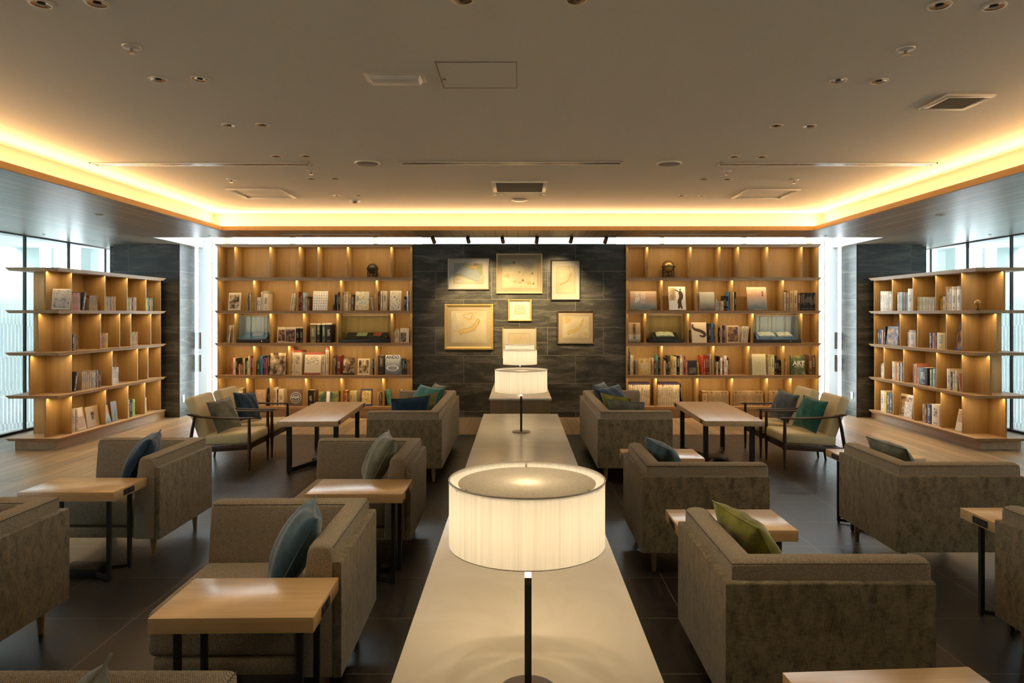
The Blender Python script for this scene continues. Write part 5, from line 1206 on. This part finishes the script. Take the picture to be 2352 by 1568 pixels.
def make_chair(lab, length, depth, both_arms, cat, name, group):
    # back outer face on x = 0, open towards -x; arm on +y (and on -y for the sofa)
    t = thing(name, lab, cat, (0, 0, 0), 0, group); W, Dp = length, depth
    path = [(0, 0), (0, W), (-Dp, W)] if not both_arms else [(-Dp, 0), (0, 0), (0, W), (-Dp, W)]
    sweep(path, [(0, .15), (0, .619), (.003, .625), (.007, .627), (.032, .627), (.032, .15)]).build('outer_shell', 'chenille', t, smooth=True, ang=50)
    ip = offs(path, .033); 
    if both_arms: ip[0].x -= .006; ip[-1].x -= .006
    else: ip[0].y -= .006; ip[-1].x -= .006
    ip = [tuple(p) for p in ip]
    prof = [(0, .152), (0, .675), (.005, .688), (.014, .697), (.04, .702), (.07, .701), (.092, .695), (.102, .685), (.108, .668), (.12, .58), (.14, .44), (.145, .152)]
    sweep(ip, prof, .03).build('back_and_arm_cushion', 'woven_taupe', t, smooth=True, ang=60)
    def shrink(p, k):
        a, b2 = Vector(p[0]), Vector(p[1]); c, d = Vector(p[-1]), Vector(p[-2])
        q = list(p); q[0] = tuple(a + (b2 - a).normalized() * k); q[-1] = tuple(c + (d - c).normalized() * k); return q
    b = MB()
    for off_, z in ((.001, .687), (.1015, .6865)):
        b.tube([(p.x, p.y, z) for p in offs(shrink(ip, .014), off_)], .002, 6)
    b.build('piping', 'seam', t, smooth=True)
    y0 = .012 if not both_arms else .18; y1 = W - .175
    sb = MB(); n = 1 if not both_arms else 2
    for i in range(n):
        a, c = y0 + (y1 - y0) * i / n, y0 + (y1 - y0) * (i + 1) / n
        mb = MB().box(-Dp - .01, -.17, a + .003, c - .003, .225, .42); mb.build('seat_cushion', 'woven_taupe', t, bevel=.035, seg=4, ang=60)
    MB().box(-Dp + .02, -.15, y0 + .01, y1, .152, .222).build('seat_base', 'woven_taupe', t, bevel=.006)
    for (lx, ly) in ((-.09, .09), (-.09, W - .09), (-Dp + .09, .09), (-Dp + .09, W - .09)):
        MB().cyl((lx, ly, .003), (lx, ly, .153), .013, .024, 16).build('leg', 'leg_wood', t, smooth=True)
    return t
GA = 'L-shaped lounge armchairs'
arm = make_chair('taupe corner armchair with dark teal cushion, left of the near lamp', .79, .80, False, 'armchair', 'armchair', GA)
chairs = [(-.73, 2.875, .02, None), (-.725, 1.12, 0, 'taupe armchair cropped by the bottom edge, mostly its far arm'), (-2.37, 2.89, 0, 'taupe armchair cropped by the left edge of the photo'),
          (-2.387, 4.64, 0, 'taupe armchair with navy cushion beside the left oak floor'), (-.713, 4.62, 0, 'taupe armchair with sage cushion beside the centre counter'),
          (.79, 3.44, PI, 'taupe armchair with olive cushion, right of the near lamp'), (.78, 5.165, PI, 'taupe armchair with blue cushion, right of the counter'),
          (2.385, 5.175, PI, 'taupe armchair with sage cushion beside the right oak floor'), (2.375, 3.47, PI, 'taupe armchair cropped by the right edge of the photo')]
for i, (x, y, a, lab) in enumerate(chairs):
    if i == 0: arm.location = (x, y, 0); arm.rotation_euler = (0, 0, a)
    else: dup(arm, lab, (x, y, 0), a)
sofa = make_chair('two-seat taupe sofa left of the counter, before the slate wall', 1.98, .73, True, 'sofa', 'sofa', 'two-seat sofas')
sofa.location = (-.74, 6.76, 0)
dup(sofa, 'two-seat taupe sofa right of the counter, before the slate wall', (.775, 8.76, 0), PI)

# cushions
def make_pillow(mat, lab, loc, rx=0, ry=0, rz=0, size=.45, thick=.20, slump=0.0):
    n = 16; top = []; bot = []
    for i in range(n + 1):
        for j in range(n + 1):
            u, v = -1 + 2 * i / n, -1 + 2 * j / n
            e = (1 - u * u) ** .45 * (1 - v * v) ** .45 if abs(u) < 1 and abs(v) < 1 else 0
            k = 1 - .07 * (1 - v * v) * abs(u) ** 3; k2 = 1 - .07 * (1 - u * u) * abs(v) ** 3
            x, z = u * size / 2 * k, v * size / 2 * k2; z -= slump * (1 - u * u) * (v + 1) * .5 * size
            w = .006 * math.sin(9 * u + 4 * v) * e
            top.append((x, -thick / 2 * e + w, z)); bot.append((x, thick / 2 * e + w, z))
    mb = MB(); N1 = n + 1; fs = []
    off = N1 * N1
    for i in range(n):
        for j in range(n):
            a = i * N1 + j; fs.append((a, a + 1, a + N1 + 1, a + N1)); fs.append((off + a, off + a + N1, off + a + N1 + 1, off + a + 1))
    mb.add(top + bot, fs)
    t = thing('cushion', lab, 'cushion', loc, 0, 'velvet cushions'); R = rot('Z', rz) @ rot('Y', ry) @ rot('X', rx)
    mb.v = [tuple(R @ Vector(p)) for p in mb.v]; o = mb.build('cover', mat, t, smooth=True, ang=180)
    bm = bmesh.new(); bm.from_mesh(o.data); bmesh.ops.remove_doubles(bm, verts=bm.verts, dist=1e-5); bmesh.ops.recalc_face_normals(bm, faces=bm.faces); bm.to_mesh(o.data); bm.free()
    # piped seam
    idx = [i * N1 for i in range(N1)] + [n * N1 + j for j in range(1, N1)] + [i * N1 + n for i in range(n - 1, -1, -1)] + [j for j in range(n - 1, -1, -1)]
    b = MB(); b.tube([R @ Vector(top[k]) for k in idx], .0045, 6); b.build('seam', mat, t, smooth=True)
    return t
# face normal is local -y; rz turns it to face -x (left chairs) or +x (right chairs)
LZ, RZ = -PI / 2, PI / 2
def lean_l(mat, lab, x, y, z, yaw=.25, tilt=-.38, roll=.12, **kw): return make_pillow(mat, lab, (x, y, z), tilt, roll, LZ + yaw, **kw)
def lean_r(mat, lab, x, y, z, yaw=.25, tilt=-.38, roll=.12, **kw): return make_pillow(mat, lab, (x, y, z), tilt, roll, RZ + yaw, **kw)
for fn, mt, lab, cx, cy in ((lean_l, 'velvet_teal_navy', 'dark teal velvet cushion on the armchair left of near lamp', -.73, 2.875), (lean_l, 'velvet_sage', 'sage cushion tip at the bottom edge of the photo', -.725, 1.12),
                            (lean_l, 'velvet_navy', 'navy velvet cushion on the armchair beside left oak floor', -2.387, 4.64), (lean_l, 'velvet_sage', 'sage velvet cushion on the armchair left of the counter', -.713, 4.62),
                            (lean_r, 'velvet_olive', 'olive velvet cushion on the armchair right of near lamp', .79, 3.44), (lean_r, 'velvet_teal_navy', 'blue velvet cushion on the armchair right of the counter', .78, 5.165),
                            (lean_r, 'velvet_grey', 'sage velvet cushion on the armchair beside right oak floor', 2.385, 5.175)):
    sg = 1 if fn is lean_l else -1
    fn(mt, lab, cx - sg * (.225 if sg > 0 else .26), cy + sg * .27, .61, .30, -.50 if sg > 0 else -.58, 0.02 if sg > 0 else -.08, size=(.47 if 'bottom edge' in lab else .375) if sg > 0 else .35, thick=.16)
# sofa cushions
lean_l('velvet_grey', 'pale sage cushion in the far corner of left sofa', -.99, 8.33, .62, .45, -.5, 0, size=.42, thick=.13)
lean_l('velvet_teal', 'bright teal cushion on the left sofa', -1.10, 8.05, .62, .8, -.6, 0.05, size=.45, thick=.13)
lean_l('velvet_olive', 'olive cushion on the left sofa behind the navy one', -1.04, 7.36, .61, -.75, -.38, .05, size=.40, thick=.13)
lean_l('velvet_navy', 'navy cushion lying nearest on the left sofa', -1.10, 7.12, .61, -1.2, -.35, .05, size=.40, thick=.13)
lean_r('velvet_slate', 'grey-blue cushion in the far corner of right sofa', 1.02, 8.33, .62, -.45, -.5, 0, size=.42, thick=.13)
lean_r('velvet_navy', 'navy cushion on the right sofa', 1.13, 8.05, .62, -.8, -.6, -.05, size=.45, thick=.13)
lean_r('velvet_olive', 'olive cushion on the right sofa behind the sage one', 1.07, 7.36, .61, .75, -.42, -.04, size=.40, thick=.13)
lean_r('velvet_grey', 'sage cushion lying nearest on the right sofa', 1.11, 7.12, .59, 1.2, -.45, -.04, size=.38, thick=.13)
# lounge chair cushions
make_pillow('velvet_grey', 'grey-green cushion on the near left cream lounge chair', (-3.19, 7.56, .53), -.38, -.08, PI / 2 - .35, .345, .15)
make_pillow('velvet_navy', 'navy cushion on the far left cream lounge chair', (-3.20, 8.26, .53), -.38, .08, PI / 2 - .4, .34, .15)
make_pillow('velvet_slate', 'slate blue cushion on the far right cream lounge chair', (3.14, 8.24, .53), -.38, .12, -PI / 2 + .35, .345, .15)
make_pillow('velvet_green', 'deep green cushion on the near right cream lounge chair', (3.17, 7.57, .53), -.38, .1, -PI / 2 + .35, .355, .15)

def settle():
    """rest every cushion against its seat without sinking into it"""
    from mathutils.bvhtree import BVHTree
    bpy.context.view_layer.update()
    def tree(root):
        vs, fs = [], []
        for o in root.children_recursive:
            if o.type == 'MESH':
                n = len(vs); mw = o.matrix_world; vs += [mw @ v.co for v in o.data.vertices]; fs += [tuple(n + i for i in p.vertices) for p in o.data.polygons]
        return vs, fs
    tops = [o for o in COL.objects if o.parent is None and o.get('category')]
    hosts = []
    for o in tops:
        if o['category'] in ('armchair', 'sofa', 'lounge chair'):
            vs, fs = tree(o); lo = [min(v[i] for v in vs) for i in range(3)]; hi = [max(v[i] for v in vs) for i in range(3)]
            hosts.append((o, BVHTree.FromPolygons(vs, fs), lo, hi))
    placed = []
    for c in [o for o in tops if o['category'] == 'cushion']:
        hs = [h for h in hosts if h[2][0] - .1 < c.location.x < h[3][0] + .1 and h[2][1] - .1 < c.location.y < h[3][1] + .1]
        if not hs: continue
        h = hs[0]; out = -1 if c.location.x < 0 else 1
        if h[0]['category'] == 'lounge chair': out = -out
        vs, fs = tree(c); base = c.location.copy()
        others = [t for t in placed]
        def hit(d):
            t = BVHTree.FromPolygons([v + d for v in vs], fs)
            return bool(t.overlap(h[1])) or any(t.overlap(p) for p in others)
        cand = [Vector((out * a * .01, b2 * .02, e * .01)) for a in range(-4, 20) for b2 in range(-4, 5) for e in range(-4, 12)]
        cand.sort(key=lambda v: v.length_squared)
        d = next((v for v in cand if not hit(v)), Vector((0, 0, 0)))
        for _ in range(30):
            e = d + Vector((0, 0, -.003))
            if hit(e): break
            d = e
        c.location = base + d
        placed.append(BVHTree.FromPolygons([v + d for v in vs], fs))

# ------------------------------------------------------------------ cream lounge chairs (face +x)
def make_lounge(lab):
    t = thing('lounge_chair', lab, 'lounge chair', (0, 0, 0), 0, 'cream lounge chairs with dark wood frames')
    MB().box(-.29, .29, -.245, .245, -.06, .06, mat=tr(-.27, 0, .325) @ rot('Y', -.06)).build('seat_cushion', 'leather', t, bevel=.035, seg=4, ang=60)
    MB().box(-.055, .055, -.24, .24, -.245, .245, mat=tr(-.575, 0, .54) @ rot('Y', -.36)).build('back_cushion', 'leather', t, bevel=.035, seg=4, ang=60)
    for s in (-1, 1):
        y = s * .272
        MB().lathe([(.010, .003), (.016, .16), (.019, .27), (.017, .42), (.014, .548)], (0, y, 0), 14).build('front_leg', 'walnut', t, smooth=True)
        MB().tube([(-.665, y * .97, .003), (-.64, y * .97, .2), (-.60, y * .97, .44), (-.575, y * .97, .572)], [.011, .018, .018, .013], 10, up=(0, 1, 0)).build('rear_leg', 'walnut', t, smooth=True)
        pts = [(.055, y, .552), (.02, y, .556), (-.15, y, .553), (-.35, y, .558), (-.5, y * 1.02, .572), (-.60, y * 1.05, .59), (-.645, y * 1.06, .595)]
        MB().tube(pts, [.012, .02, .022, .024, .028, .026, .012], 12, flat=.5).build('armrest', 'walnut', t, smooth=True)
        MB().box(-.33, .33, -.012, .012, -.03, .03, mat=tr(-.31, s * .255, .235) @ rot('Y', -.06)).build('side_rail', 'walnut', t, bevel=.004)
    MB().box(-.02, .0, -.255, .255, .225, .28).build('front_rail', 'walnut', t, bevel=.004)
    MB().box(-.62, -.60, -.255, .255, .18, .24).build('rear_rail', 'walnut', t, bevel=.004)
    return t
lg = make_lounge('cream lounge chair with grey-green cushion, near left'); lg.location = (-2.825, 7.59, 0)
dup(lg, 'cream lounge chair with navy cushion, far left', (-2.83, 8.28, 0), 0)
dup(lg, 'cream lounge chair with deep green cushion, near right', (2.80, 7.585, 0), PI)
dup(lg, 'cream lounge chair with slate blue cushion, far right', (2.79, 8.28, 0), PI)

# ------------------------------------------------------------------ tables
def make_table(name, lab, L, W, zt, th, legw, grp, wm, inset, outlet_side, outlets):
    """top L along x, W along y; V-shaped floor bars meet a heavy centre plate"""
    t = thing(name, lab, 'table', (0, 0, 0), 0, grp)
    MB().box(-L / 2, L / 2, -W / 2, W / 2, zt - th, zt).build('table_top', wm, t, bevel=.002)
    lx, ly = L / 2 - inset[0], W / 2 - inset[1]; g = legw / 2
    for sx in (-1, 1):
        for sy in (-1, 1):
            MB().box(sx * lx - g, sx * lx + g, sy * ly - g, sy * ly + g, .012, zt - th).box(sx * lx - g * .6, sx * lx + g * .6, sy * ly - g * .6, sy * ly + g * .6, .003, .012).build('leg', 'black_metal', t)
            d = math.atan2(-sy * ly, -sx * lx); r = math.hypot(lx, ly)
            MB().box(0, r - .05, -g * .8, g * .8, .012, .012 + legw, mat=tr(sx * lx, sy * ly, 0) @ rot('Z', d)).build('floor_bar', 'black_metal', t)
    a, c = min(.13, lx * .5), min(.13, ly * .62)
    MB().box(-a, a, -c, c, .005, .062).build('centre_plate', 'black_metal', t, bevel=.002)
    MB().box(-lx, lx, -.03, .03, zt - th - .01, zt - th).build('under_frame', 'black_metal', t)
    for (u, v, w2, along) in outlets:
        if along == 'x+': o = MB().box(L / 2 - .001, L / 2 + .002, v - w2, v + w2, zt - th + .008, zt - .012).build('power_outlet', 'black_plastic', t)
        if along == 'x-': o = MB().box(-L / 2 - .002, -L / 2 + .001, v - w2, v + w2, zt - th + .008, zt - .012).build('power_outlet', 'black_plastic', t)
        sg = 1 if along == 'x+' else -1
        for k in (-.5, .5):
            q_ = sorted((sg * (L / 2 + .0015), sg * (L / 2 + .003))); MB().box(q_[0], q_[1], v + k * w2 - .012, v + k * w2 + .012, zt - th + .018, zt - .022).build('socket', 'dark_grey', o)
    return t
ZT = .57
st = make_table('side_table', 'oak side table in front of the dark teal cushion armchair', .585, .378, ZT, .056, .022, 'small oak side tables', 'table_oak', (.07, .075), 0, [(0, -.02, .06, 'x+')])
st.location = (-1.025, 2.665, 0); st.rotation_euler = (0, 0, .02)
dup(st, 'oak side table beside the cropped left armchair', (-2.745, 4.41, 0), 0)
dup(st, 'oak side table before the sage cushion armchair by counter', (-.985, 4.37, 0), 0)
st2 = make_table('side_table', 'oak side table behind the olive cushion armchair', .585, .378, ZT, .056, .022, 'small oak side tables', 'table_oak', (.07, .075), 0, [(0, .02, .06, 'x-')])
st2.location = (1.107, 3.665, 0)
dup(st2, 'oak side table behind the blue cushion armchair', (1.105, 5.395, 0), 0)
dup(st2, 'oak side table behind the sage cushion armchair, right', (2.76, 5.40, 0), 0)
dup(st2, 'oak side table at the right edge of the photo', (2.76, 3.70, 0), 0)
dup(st2, 'oak side table cropped by the bottom edge, right', (1.10, 1.93, 0), .06)
lt = make_table('coffee_table', 'long oak table beside the left cream lounge chairs', .60, 1.57, ZT, .054, .045, 'long oak tables', 'table_oak_long', (.06, .22), 0, [(0, -.68, .045, 'x+'), (0, .66, .04, 'x+')])
lt.location = (-2.15, 7.79, 0); lt.rotation_euler = (0, 0, .036)
lt2 = make_table('coffee_table', 'long oak table beside the right cream lounge chairs', .60, 1.57, ZT, .054, .045, 'long oak tables', 'table_oak_long', (.06, .22), 0, [(0, -.62, .045, 'x-'), (0, .66, .04, 'x-')])
lt2.location = (2.205, 7.815, 0); lt2.rotation_euler = (0, 0, -.02)

settle()
# ------------------------------------------------------------------ light, world, camera
w = bpy.data.worlds.new('World'); S.world = w; w.use_nodes = True
bg = w.node_tree.nodes['Background']; bg.inputs[0].default_value = (0.82, 0.92, 1.0, 1); bg.inputs[1].default_value = 11.5
cam = bpy.data.cameras.new('Camera'); co = bpy.data.objects.new('Camera', cam); COL.objects.link(co)
co.location = (0, 0, H); co.rotation_euler = (PI / 2, 0, 0)
cam.sensor_width = 36; cam.lens = 36 * F / 2352; cam.shift_x = -(VX - 1176) / 2352; cam.shift_y = -(784 - VY) / 2352; cam.clip_end = 200; cam.clip_start = .05
S.camera = co
S.view_settings.view_transform = 'Standard'; S.view_settings.look = 'None'; S.view_settings.exposure = 0.3; S.view_settings.gamma = 1.0; S.view_settings.use_curve_mapping = False
S.cycles.use_denoising = True
S.cycles.max_bounces = 7; S.cycles.diffuse_bounces = 4; S.cycles.glossy_bounces = 3; S.cycles.transmission_bounces = 5; S.cycles.transparent_max_bounces = 12
S.cycles.caustics_reflective = False; S.cycles.caustics_refractive = False
S.cycles.sample_clamp_indirect = 6.0
